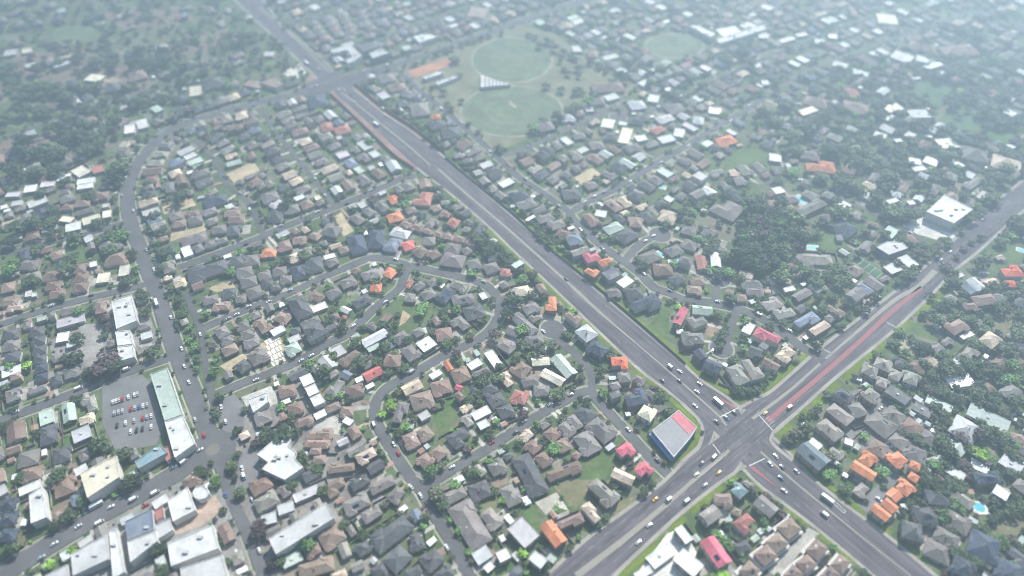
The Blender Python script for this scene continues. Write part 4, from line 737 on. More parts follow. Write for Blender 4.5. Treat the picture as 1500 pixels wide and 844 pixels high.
court = patch("tennis_court", (.075, .13, .075), tpx(Q(1100, 210), [(530, 640), (580, 608), (738, 712), (690, 758)]))
cl = MB()
cq = [np.array(at(*k)) for k in tpx(Q(1100, 210), [(530, 640), (580, 608), (738, 712), (690, 758)])]
for f in (.06, .3, .5, .7, .94):
    p0, p1 = cq[0] + (cq[3] - cq[0]) * f, cq[1] + (cq[2] - cq[1]) * f
    p0, p1 = p0 + (p1 - p0) * .1, p1 - (p1 - p0) * .1; d = (cq[3] - cq[0]); d = d / np.linalg.norm(d) * .12
    cl.poly([p0 - d, p1 - d, p1 + d, p0 + d], (.6, .6, .58), .13)
for f in (.1, .9):
    p0, p1 = cq[0] + (cq[1] - cq[0]) * f, cq[3] + (cq[2] - cq[3]) * f
    d = (cq[1] - cq[0]); d = d / np.linalg.norm(d) * .12
    cl.poly([p0 - d, p0 + d, p1 + d, p1 - d], (.6, .6, .58), .134)
tag(cl.build("court_lines", M_PAINT), kind="structure")
for p, nm in ((([(150, 562), (205, 546), (222, 562), (240, 622), (230, 652), (170, 662), (150, 622)]), "car_park"),
              (tpx(T(1250, 562), [(220, 640), (290, 700), (430, 830), (400, 900), (300, 950), (200, 1100), (50, 1150), (100, 1000), (250, 850)]), "courtyard"),
              (tpx(T(250, 562), [(430, 150), (560, 90), (650, 200), (640, 380), (470, 460), (420, 300)]), "car_park"),
              (tpx(T(250, 562), [(640, 600), (740, 640), (800, 844), (620, 870)]), "car_park"),
              (tpx(Q(0, 619), [(1280, 240), (1400, 90), (1440, 300), (1300, 400)]), "car_park")):
    patch(nm, (.175, .17, .17), p, M_ROAD)
patch("forecourt", (.55, .53, .48), tpx(T(1250, 280), [(420, 300), (650, 215), (900, 300), (940, 400), (880, 420), (760, 400), (740, 430), (560, 380)]))
patch("driveway", CONC, tpx(T(1000, 703), [(1100, 420), (1200, 470), (830, 850), (740, 800)]))
patch("forecourt", (.48, .46, .42), tpx(T(250, 562), [(620, 120), (880, 20), (960, 160), (740, 270), (690, 250)]), z=.13)
patch("forecourt", (.40, .38, .34), tpx(T(250, 562), [(1290, 290), (1400, 250), (1490, 330), (1500, 450), (1240, 420)]))
patch("forecourt", (.40, .30, .24), tpx(Q(0, 619), [(1120, 440), (1180, 400), (1230, 470), (1120, 560), (960, 620), (950, 580)]))
patch("forecourt", (.55, .54, .50), tpx(T(750, 703), [(1080, 840), (1360, 470), (1500, 420), (1620, 640), (1500, 900), (1100, 900)]), z=.13)
patch("forecourt", (.30, .28, .26), tpx(Q(0, 421 - 1), [(440, 210), (560, 200), (570, 380), (480, 460), (440, 340)]))
patch("yard_paving", (.42, .39, .33), tpx(T(750, 703), [(200, 200), (390, 110), (500, 270), (380, 240), (300, 310)]))
patch("yard_paving", (.45, .40, .31), tpx(T(750, 421), [(0, 20), (120, -20), (190, 20), (100, 90), (60, 80)]))
patch("yard_paving", (.40, .36, .29), tpx(T(750, 421), [(230, 240), (400, 230), (440, 250), (420, 340), (300, 320)]))
patch("yard_paving", CONC, tpx(T(1000, 280), [(1030, 640), (1140, 640), (1310, 680), (1390, 840), (1340, 830), (1180, 720)]))
# ------------------------------------------------------------------ house data
PAL = {
    "g": (.178, .162, .154), "d": (.080, .082, .090), "n": (.045, .056, .085), "b": (.20, .135, .108), "k": (.235, .168, .138),
    "m": (.36, .15, .12), "r": (.50, .13, .115), "R": (.62, .14, .075), "p": (.50, .115, .16), "o": (.54, .20, .10), "w": (.66, .66, .65),
    "l": (.46, .46, .46), "t": (.50, .40, .31), "c": (.62, .57, .45), "s": (.37, .44, .385), "y": (.245, .228, .20), "q": (.20, .30, .34),
    "e": (.12, .16, .17), "i": (.17, .20, .26)}
WORD = {"g": "grey", "d": "charcoal", "n": "navy", "b": "brown", "k": "terracotta-brown", "m": "dull-red", "r": "red", "R": "bright-red", "p": "pink-red", "o": "orange",
        "w": "white", "l": "pale-grey", "t": "tan", "c": "cream", "s": "pale-green", "y": "taupe", "q": "teal", "e": "dark-teal", "i": "blue-grey"}
WALLC = [(.42, .33, .27), (.30, .19, .15), (.55, .52, .46), (.62, .60, .56), (.36, .25, .20), (.48, .44, .38)]

def sub(p, q): return (p[0] - q[0], p[1] - q[1])
H = []
def add_house(x, y, a, L, W, typ, st, col, traced, img=None):
    H.append(dict(x=x, y=y, a=a, L=L, W=W, t=typ, st=st, c=col, traced=traced))

def parse(txt, fn):
    tile = None
    for ln in txt.strip().splitlines():
        if ln.startswith("@"):
            a = ln[1:].split(); tile = (float(a[0]), float(a[1]), float(a[2])); continue
        for it in ln.split(";"):
            it = it.split()
            if it: fn(tile, it)

def house_line(tile, it):
    x1, y1, x2, y2, r = map(float, it[:5])
    col, typ = it[5], it[6]
    st = int(typ[1]) if len(typ) > 1 else 1
    z = 2.9 * st + .9
    (u1, v1), (u2, v2) = tpx(tile, [(x1, y1), (x2, y2)])
    p, q = at(u1, v1, z), at(u2, v2, z)
    L = math.dist(p, q); a = math.atan2(q[1] - p[1], q[0] - p[0])
    cx, cy = (p[0] + q[0]) / 2, (p[1] + q[1]) / 2
    n0 = px(cx, cy, z); n1 = px(cx - math.sin(a), cy + math.cos(a), z)
    W = r * math.dist((u1, v1), (u2, v2)) / math.dist(n0[:2], n1[:2])
    if typ[0] not in 'PTf': L *= 1.09; W *= 1.09
    if W > L: L, W, a = W, L, a + math.pi / 2
    if col == "o" and math.hypot(cx, cy) > 720: col = "k"  # far orange roofs turned dull brown: the haze's fading put into the colour
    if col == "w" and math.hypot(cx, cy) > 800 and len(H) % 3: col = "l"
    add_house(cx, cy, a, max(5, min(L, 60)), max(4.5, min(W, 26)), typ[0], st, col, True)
parse(HOUSE_DATA, house_line)

# big flat buildings, traced by their roof outline: name, label, colour, wall height, outline
BIG = [
    ("corner_shop", "grey-roofed shop with red roof end and blue front on the crossroads corner", "shop", "l", 6.2, [(955, 631), (994, 601), (1021, 626), (1012, 641), (987, 670)]),
    ("sports_pavilion", "white stepped triangular pavilion between the two round ovals", "pavilion", "w", 3.5, [(705, 109), (748, 124), (704, 128)]),
    ("hall", "largest stepped white flat-roofed hall, right of the brown roundabout", "hall", "w", 6.5, tpx(T(250, 562), [(755, 620), (965, 445), (1055, 490), (1030, 545), (1110, 610), (1095, 665), (1165, 735), (1000, 844), (800, 750), (855, 690)])),
    ("commercial_building", "white square building in a pale forecourt above the big white hall", "building", "w", 5, tpx(T(250, 562), [(680, 140), (850, 75), (860, 160), (725, 255)])),
    ("warehouse", "white warehouse joined below the long green-roofed shed", "warehouse", "w", 7, [(241, 618), (268, 609), (286, 650), (256, 671)]),
    ("warehouse", "long pale-green warehouse beside the car park and left road", "warehouse", "s", 7, [(220, 548), (245, 539), (268, 607), (241, 616.5)]),
    ("warehouse", "tall white warehouse, upper one of three beside the left road", "warehouse", "w", 7, tpx(T(0, 421), [(975, 120), (1150, 65), (1205, 290), (1020, 365)])),
    ("warehouse", "white warehouse in the middle of three beside the left road", "warehouse", "w", 6, tpx(T(0, 421), [(1010, 390), (1140, 375), (1165, 495), (1030, 512)])),
    ("warehouse", "lowest white warehouse of three, at the commercial side street", "warehouse", "w", 6.5, tpx(T(0, 421), [(1030, 522), (1165, 506), (1180, 610), (1040, 650)])),
    ("office_block", "tall cream block standing alone above the roundabout road", "office block", "c", 9.5, tpx(Q(0, 619), [(440, 280), (640, 180), (655, 300), (480, 415)])),
    ("commercial_building", "white block beside the round white kiosk below the roundabout", "building", "w", 6, tpx(Q(0, 619), [(920, 430), (1030, 355), (1075, 480), (950, 545)])),
    ("kiosk", "small round white kiosk below the roundabout", "kiosk", "w", 5, tpx(Q(0, 619), [(1058, 385), (1075, 355), (1110, 345), (1140, 362), (1150, 390), (1130, 415), (1095, 425), (1068, 412)])),
    ("commercial_building", "teal-roofed building above the roundabout road beside the white warehouse", "building", "q", 6, tpx(Q(0, 619), [(740, 215), (880, 120), (920, 165), (760, 255)])),
    ("commercial_building", "pale blue-grey flat roof below the roundabout road", "building", "i", 7, tpx(Q(0, 619), [(685, 545), (835, 475), (845, 590), (700, 648)])),
    ("commercial_building", "white flat roof joined behind the pale blue-grey commercial roof", "building", "w", 7.5, tpx(Q(0, 619), [(700, 655), (855, 595), (865, 650), (715, 770)])),
    ("commercial_building", "pale grey wide roof at the bottom edge beside two narrow white strips", "building", "l", 7, tpx(Q(0, 619), [(390, 725), (500, 660), (588, 615), (598, 750), (400, 843)])),
    ("commercial_building", "narrow white strip-shaped building below the roundabout road", "building", "w", 6, tpx(Q(0, 619), [(600, 600), (640, 580), (685, 820), (620, 860)])),
    ("commercial_building", "small pale-grey block behind the brick-red flat roof", "building", "l", 5, tpx(Q(0, 619), [(850, 565), (935, 525), (950, 590), (870, 640)])),
    ("commercial_building", "biggest white flat roof below the roundabout with roof plant", "building", "w", 7, tpx(Q(0, 619), [(920, 665), (1170, 560), (1200, 690), (940, 790)])),
    ("commercial_building", "pale grey roof at the bottom edge below the biggest white roof", "building", "l", 7, tpx(Q(0, 619), [(990, 800), (1220, 725), (1250, 844), (1000, 910)])),
    ("commercial_building", "pale grey roof at the bottom left beside bright green trees", "building", "l", 6, tpx(Q(0, 619), [(250, 840), (370, 780), (380, 870), (260, 890)])),
    ("apartment_block", "white stepped flats left of the tall cream block", "apartment block", "w", 8, tpx(Q(0, 619), [(160, 400), (230, 350), (258, 520), (170, 555)])),
    ("commercial_building", "brick-red strip building beside the white warehouse and roundabout", "building", "m", 4, tpx(Q(0, 619), [(890, 140), (926, 130), (950, 190), (915, 215)])),
    ("commercial_building", "small brick-red flat roof beside the pale blue-grey commercial roof", "building", "m", 5, tpx(Q(0, 619), [(850, 485), (893, 460), (900, 520), (856, 540)])),
    ("apartment_block", "long pale-grey flat-roofed block beside one bright green tree, bottom left", "apartment block", "l", 8.5, tpx(Q(375, 619), [(70, 640), (385, 440), (430, 525), (110, 725)])),
    ("warehouse", "big white-roofed warehouse in a pale forecourt on the right crossroad arm", "warehouse", "w", 9, tpx(T(1250, 280), [(640, 180), (800, 30), (1050, 160), (880, 285)])),
    ("office_block", "dark-walled grey pavilion block below the big right warehouse", "office block", "l", 6.5, tpx(T(1250, 280), [(200, 490), (300, 440), (430, 450), (480, 500), (310, 560)])),
    ("office_block", "pale bent office block at the far crossing's corner", "office block", "l", 8, tpx(Q(375, 0), [(405, 275), (515, 240), (585, 305), (540, 335), (505, 350), (490, 328), (530, 310), (500, 275), (420, 292)])),
    ("office_block", "long dark-roofed block behind the bent office block", "office block", "d", 9, tpx(Q(375, 0), [(545, 245), (680, 220), (720, 250), (592, 285)])),
    ("office_block", "small pale-roofed dark-walled block beside the bent office block", "office block", "l", 8, tpx(Q(375, 0), [(620, 293), (690, 262), (730, 292), (640, 322)])),
    ("hall", "white-roofed hall with pink end among terraces beyond the far crossing", "hall", "w", 6, tpx(Q(375, 0), [(860, 200), (930, 185), (1000, 200), (900, 235)])),
    ("clubhouse", "long pale clubhouse beside the orange courts", "clubhouse", "w", 4, tpx(Q(375, 0), [(910, 425), (1000, 392), (1030, 402), (930, 435)])),
    ("clubhouse", "narrow pale clubhouse on the lawn below the orange courts", "clubhouse", "l", 4, tpx(Q(375, 0), [(980, 455), (1090, 415), (1110, 425), (1000, 468)])),
    ("service_station", "brown-roofed service station at the far crossing", "service station", "k", 5, tpx(Q(375, 0), [(20, 455), (110, 420), (150, 465), (110, 485)])),
    ("warehouse", "slanting white roof beside the distant third oval", "warehouse", "w", 7, tpx(Q(750, 0), [(970, 140), (1020, 140), (1120, 185), (1090, 205)])),
    ("warehouse", "very long pale roof beyond the distant third oval", "warehouse", "l", 6, tpx(Q(750, 0), [(1120, 215), (1380, 135), (1400, 160), (1140, 240)])),
]
def near(*p): return G(p)
for b in BIG:
    P = [at(u, v, b[4]) for u, v in b[5]]
    s = sum(P[i][0] * P[(i + 1) % len(P)][1] - P[(i + 1) % len(P)][0] * P[i][1] for i in range(len(P)))
    if s < 0: P = P[::-1]
    cx = sum(p[0] for p in P) / len(P); cy = sum(p[1] for p in P) / len(P)
    mark(P, HOUSE)
    P = [(p[0] - cx, p[1] - cy) for p in P]
    root = tag(link(b[0], None, None, (cx, cy, 0)), b[1], b[2])
    col = tuple(q * (.88 if b[3] == "w" else 1) for q in PAL[b[3]]); h = b[4]
    shop = b[0] == "corner_shop"
    w = MB(); w.prism(P, 0, h - .6, (.16, .26, .42) if shop else (.20, .20, .21) if b[3] == "d" or "dark-walled" in b[1] else (.62, .60, .56))
    w.build("wall", M_WALL, root)
    r = MB(); r.prism(P, h - .58, h - .1, tuple(c * .96 for c in col) if not shop else (.22, .22, .235))
    n = len(P)
    for i in range(n):                                         # parapet
        a, c = np.array(P[i]), np.array(P[(i + 1) % n]); d = c - a; Ln = np.linalg.norm(d); d /= Ln; nn = np.array([-d[1], d[0]])
        q = [a + nn * .004, c + nn * .004, c + nn * .4 - d * .4, a + nn * .4 + d * .4]
        r.prism([tuple(k) for k in q], h - .098, h + .35, tuple(min(1, k * 1.05) for k in ((.6, .6, .6) if shop else col)))
    ro = r.build("roof", M_FLAT, root)
    A = abs(s) / 2
    if shop:
        ps = [at(u, v, h) for u, v in ((984, 611), (994, 602.5), (1019, 626), (1009, 637))]
        m = MB(); q = [(p[0] - cx, p[1] - cy) for p in ps]
        sg = sum(q[i][0] * q[(i + 1) % 4][1] - q[(i + 1) % 4][0] * q[i][1] for i in range(4))
        m.prism(q if sg > 0 else q[::-1], h - .097, h + .12, (.48, .115, .15)); m.build("red_roof_panel", M_FLAT, root)
        ps = [at(u, v, 0) for u, v in ((955, 631), (987, 670))]
        a0, c0 = np.array([at(955, 631, h)[0] - cx, at(955, 631, h)[1] - cy]), np.array([at(987, 670, h)[0] - cx, at(987, 670, h)[1] - cy])
        d = (c0 - a0); Ln = np.linalg.norm(d); d /= Ln; nn = np.array([d[1], -d[0]])
        if np.dot(nn, -a0) > 0: nn = -nn
        m = MB(); q = [a0, c0, c0 + nn * 2.2, a0 + nn * 2.2]; q = [tuple(k) for k in q]
        sg = sum(q[i][0] * q[(i + 1) % 4][1] - q[(i + 1) % 4][0] * q[i][1] for i in range(4))
        m.prism(q if sg > 0 else q[::-1], 3.0, 3.5, (.12, .25, .55)); m.build("awning", M_FLAT, root)
        for k in range(7):
            m = MB(); e = a0 + d * (Ln * (k + .2) / 7) + nn * .02
            q = [e, e + d * (Ln * .6 / 7), e + d * (Ln * .6 / 7) + nn * .12, e + nn * .12]; q = [tuple(t) for t in q]
            sg = sum(q[i][0] * q[(i + 1) % 4][1] - q[(i + 1) % 4][0] * q[i][1] for i in range(4))
            m.prism(q if sg > 0 else q[::-1], .5, 2.8, (0, 0, 0)); m.build("window", M_GLASS, root)
    elif b[0] == "sports_pavilion":
        a0, t0, c0 = [np.array([at(u, v, h)[0] - cx, at(u, v, h)[1] - cy]) for u, v in b[5]]
        for k in range(6):
            f = .12 + k * .13
            e0, e1 = a0 + (t0 - a0) * f, c0 + (t0 - c0) * f
            d = (t0 - (a0 + c0) / 2); d /= np.linalg.norm(d)
            q = [e0 * .96, e1 * .96, e1 * .96 + d * 1.6, e0 * .96 + d * 1.6]; q = [tuple(t) for t in q]
            sg = sum(q[i][0] * q[(i + 1) % 4][1] - q[(i + 1) % 4][0] * q[i][1] for i in range(4))
            m = MB(); m.prism(q if sg > 0 else q[::-1], h - .097, h + .42, (.12, .12, .13)); m.build("roof_slot", M_FLAT, root)
    else:
        for k in range(min(9, int(A / 130))):
            i = R.randrange(n); f = R.uniform(.25, .6)
            x, y = P[i][0] * f, P[i][1] * f
            m = MB(); s1, s2 = R.uniform(.8, 1.8), R.uniform(.6, 1.2); m.box(x - s1, x + s1, y - s2, y + s2, h - .097, h + R.uniform(.7, 1.3), (.45, .45, .45)); m.build("roof_vent", M_FLAT, ro)

# ------------------------------------------------------------------ keep traced houses off roads and each other
def corners(h, g=0.0): return rect(h["x"], h["y"], h["L"] + g, h["W"] + g, h["a"])
def overlap(h, k):
    A, B = corners(h), corners(k)
    for P_, O in ((A, B), (B, A)):
        for i in range(2):
            ex, ey = P_[i + 1][0] - P_[i][0], P_[i + 1][1] - P_[i][1]
            l = math.hypot(ex, ey); ex /= l; ey /= l
            pa = [ex * p[0] + ey * p[1] for p in P_]; pb = [ex * p[0] + ey * p[1] for p in O]
            if max(pa) < min(pb) + .1 or max(pb) < min(pa) + .1: return False
    return True
for h in H:
    best = (share(h["x"], h["y"], h["L"], h["W"], h["a"], ROAD), 0, 0)
    if best[0] > .02:
        for d in (1.5, 3, 4.5, 6, 8, 10):
            for k in range(12):
                dx, dy = d * math.cos(k * math.pi / 6), d * math.sin(k * math.pi / 6)
                s = share(h["x"] + dx, h["y"] + dy, h["L"], h["W"], h["a"], ROAD)
                if s + .002 * d < best[0]: best = (s + .002 * d, dx, dy)
            if best[0] < .03: break
        h["x"] += best[1]; h["y"] += best[2]
        if best[0] > .2: h["dead"] = 1
    if share(h["x"], h["y"], h["L"], h["W"], h["a"], HOUSE) > .25: h["dead"] = 1       # under a big building
H = [h for h in H if "dead" not in h]
for it in range(9):
    for i, h in enumerate(H):
        for k in H[i + 1:]:
            if abs(h["x"] - k["x"]) + abs(h["y"] - k["y"]) < 60 and overlap(h, k):
                dx, dy = k["x"] - h["x"], k["y"] - h["y"]; l = math.hypot(dx, dy) + 1e-6
                for q, sg in ((h, -1), (k, 1)):
                    if q["t"] not in "P":
                        q["L"] *= .975; q["W"] *= .975
                    q["x"] += sg * .35 * dx / l; q["y"] += sg * .35 * dy / l
drop = set()
for i, h in enumerate(H):
    for j in range(i + 1, len(H)):
        if i in drop or j in drop: continue
        k = H[j]
        if abs(h["x"] - k["x"]) + abs(h["y"] - k["y"]) < 60 and overlap(h, k):
            drop.add(j if h["L"] * h["W"] > k["L"] * k["W"] else i)
print("traced", len(H), "dropped", len(drop))
H = [h for i, h in enumerate(H) if i not in drop]
for h in H: mark(corners(h, 1.2), HOUSE)

# woods and sparse areas: the filler stays out of them
WOOD = G(tpx(T(1000, 280), [(600, 130), (700, 190), (770, 200), (830, 150), (870, 250), (960, 270), (1060, 330), (1030, 430), (1085, 470), (990, 540), (930, 600), (800, 640), (850, 700), (720, 690), (690, 745), (560, 700), (500, 640), (420, 610), (500, 540), (470, 450), (540, 380), (505, 300), (560, 230)]))
mark(WOOD, KEEP)
SPARSE = [(G([(-200, -40), (380, -40), (470, 110), (250, 185), (190, 260), (-200, 330)]), .07), (G([(1090, 170), (1600, 60), (1700, 520), (1330, 520), (1330, 430), (1180, 300)]), .3),
          (G([(1000, 215), (1100, 165), (1330, 420), (1190, 510), (1030, 400), (960, 300)]), .4), (G([(1290, 560), (1600, 520), (1600, 900), (1400, 900)]), .16),
          (G([(700, -60), (1700, -60), (1700, 180), (1100, 160), (900, 130), (800, 50)]), .6), (G([(1180, 90), (1700, 60), (1700, 260), (1250, 260)]), .12),
          (G([(750, 200), (1000, 215), (850, 430), (1000, 520), (1190, 520), (980, 430), (840, 330)]), 1.0),
          (G([(430, 400), (860, 420), (990, 700), (640, 720), (430, 560)]), .8), (G([(620, 700), (980, 690), (800, 860), (640, 860)]), .35), (G([(880, 840), (1060, 690), (1360, 860)]), .2),
          (G([(1120, 690), (1230, 550), (1360, 600), (1400, 860), (1350, 860)]), .15)]
def inside(p, P):
    c = False; j = len(P) - 1
    for i in range(len(P)):
        if (P[i][1] > p[1]) != (P[j][1] > p[1]) and p[0] < (P[j][0] - P[i][0]) * (p[1] - P[i][1]) / (P[j][1] - P[i][1]) + P[i][0]: c = not c
        j = i
    return c
RAW_ALL = np.vstack([np.array(sm[s[0]]) for s in STREETS])
ST_OF = np.concatenate([[i] * len(sm[s[0]]) for i, s in enumerate(STREETS)])
ST_T = np.vstack([np.array([(lambda d: d / (np.linalg.norm(d) + 1e-9))(sm[s[0]][min(i + 1, len(sm[s[0]]) - 1)] - sm[s[0]][max(0, i - 1)]) for i in range(len(sm[s[0]]))]) for s in STREETS])
def nearest_street(x, y):
    d = (RAW_ALL[:, 0] - x) ** 2 + (RAW_ALL[:, 1] - y) ** 2
    i = int(d.argmin()); return i, math.sqrt(d[i])
FILLC = "gggggggggggddddbbbkkllllyyyynttsi" + "wl"
def try_fill(x, y, a, dens=None):
    u, v, dp = px(x, y, 3)
    if not (-160 < u < 1660 and -90 < v < 930): return
    pr = 1.0
    for P, p_ in SPARSE:
        if inside((x, y), P): pr = min(pr, p_)
    if R.random() > pr: return
    typ = R.choice("hhhhhLLLgg"); col = R.choice(FILLC)
    if col in "wlsc": typ = R.choice("gff")
    L, W = R.uniform(11.5, 18.5), R.uniform(9, 12.5)
    for f in (1, .85, .72, .6):
        if share(x, y, L * f + .8, W * f + .8, a, ROAD | HOUSE | KEEP) == 0:
            st = 2 if R.random() < .12 else 1
            add_house(x, y, a, L * f, W * f, typ, st, col, False)
            mark(rect(x, y, L * f + 1.2, W * f + 1.2, a), HOUSE)
            return
for s in STREETS:                                              # two rows along every street
    P = sm[s[0]]; nn = normals(P); w = s[3] / 2
    acc = 0
    for i in range(1, len(P) - 1):
        acc += np.linalg.norm(P[i] - P[i - 1])
        if acc < 12.8: continue
        acc = R.uniform(-1.5, 1.5)
        t = P[i + 1] - P[i - 1]; a = math.atan2(t[1], t[0])
        for sg in (-1, 1):
            off = w + R.uniform(13.5, 16.5)
            q = P[i] + nn[i] * sg * off
            try_fill(q[0], q[1], a + math.pi / 2 + R.uniform(-.05, .05))
AZB = math.radians(38)
for row in range(-90, 110):                                     # the lots between
    for k in range(-90, 100):
        d1, d2 = k * 13.4 + R.uniform(-1.2, 1.2), row * 18.5 + R.uniform(-1.5, 1.5)
        x = 100 + d1 * math.cos(AZB) - d2 * math.sin(AZB); y = 500 + d1 * math.sin(AZB) + d2 * math.cos(AZB)
        i, dd = nearest_street(x, y)
        a = math.atan2(ST_T[i][1], ST_T[i][0]) if dd < 60 else AZB
        try_fill(x, y, a + (math.pi / 2 if R.random() < .65 else 0) + R.uniform(-.06, .06))
for i in range(26000):                                          # the gaps that are left, with smaller houses
    u, v = R.uniform(-140, 1640), R.uniform(-80, 900)
    x, y = at(u, v)
    k, dd = nearest_street(x, y)
    a = math.atan2(ST_T[k][1], ST_T[k][0]) if dd < 60 else AZB
    try_fill(x, y, a + (math.pi / 2 if R.random() < .5 else 0) + R.uniform(-.06, .06))
print("houses", len(H))

# ------------------------------------------------------------------ house shapes
def hip(mb, x0, x1, y0, y1, z, tan, col, over=.5, gable=False, wall=None, wcol=None):
    x0 -= over; x1 += over; y0 -= over; y1 += over
    swap = (y1 - y0) > (x1 - x0)
    if swap: x0, x1, y0, y1 = y0, y1, x0, x1
    hw = (y1 - y0) / 2; h = hw * tan; ym = (y0 + y1) / 2
    ins = .12 if gable else min(hw, (x1 - x0) / 2 - .05)
    pts = [(x0, y0, z), (x1, y0, z), (x1, y1, z), (x0, y1, z), (x0, y0, z + .22), (x1, y0, z + .22), (x1, y1, z + .22), (x0, y1, z + .22), (x0 + (0 if gable else ins), ym, z + .22 + h), (x1 - (0 if gable else ins), ym, z + .22 + h)]
    fc = [(0, 3, 2, 1), (0, 1, 5, 4), (1, 2, 6, 5), (2, 3, 7, 6), (3, 0, 4, 7), (4, 5, 9, 8), (6, 7, 8, 9), (5, 6, 9), (7, 4, 8)]
    if swap:
        pts = [(p[1], p[0], p[2]) for p in pts]; fc = [f[::-1] for f in fc]
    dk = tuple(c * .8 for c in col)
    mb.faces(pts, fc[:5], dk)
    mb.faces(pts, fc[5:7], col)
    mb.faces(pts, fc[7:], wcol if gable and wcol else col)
    lt = tuple(min(.9, c * 1.18) for c in col)                  # ridge and hip caps
    caps = [(8, 9)] if gable else [(8, 9), (4, 8), (7, 8), (5, 9), (6, 9)]
    for i, j in caps:
        a, b = np.array(pts[i]), np.array(pts[j]); d = b - a; l = np.linalg.norm(d)
        if l < .4: continue
        d /= l; s = np.cross(d, (0, 0, 1.0)); s /= np.linalg.norm(s) + 1e-9; up = np.array((0, 0, 1.0))
        q = [a - s * .14 - up * .02, a + s * .14 - up * .02, a + up * .12, b - s * .14 - up * .02, b + s * .14 - up * .02, b + up * .12]
        mb.faces([tuple(k) for k in q], [(1, 4, 5, 2), (3, 0, 2, 5), (0, 1, 2), (4, 3, 5)], lt)
    return h

def flat_roof(mb, x0, x1, y0, y1, z, col):
    mb.box(x0 - .25, x1 + .25, y0 - .25, y1 + .25, z, z + .2, tuple(c * .85 for c in col), col)
    e = .35
    for bx in ((x0 - .3, x1 + .3, y0 - .3, y0 - .3 + e), (x0 - .3, x1 + .3, y1 + .3 - e, y1 + .3), (x0 - .3, x0 - .3 + e, y0 - .3 + e + .003, y1 + .3 - e - .003), (x1 + .3 - e, x1 + .3, y0 - .3 + e + .003, y1 + .3 - e - .003)):
        mb.box(*bx, z - .05, z + .42, tuple(min(.85, c * 1.08) for c in col))

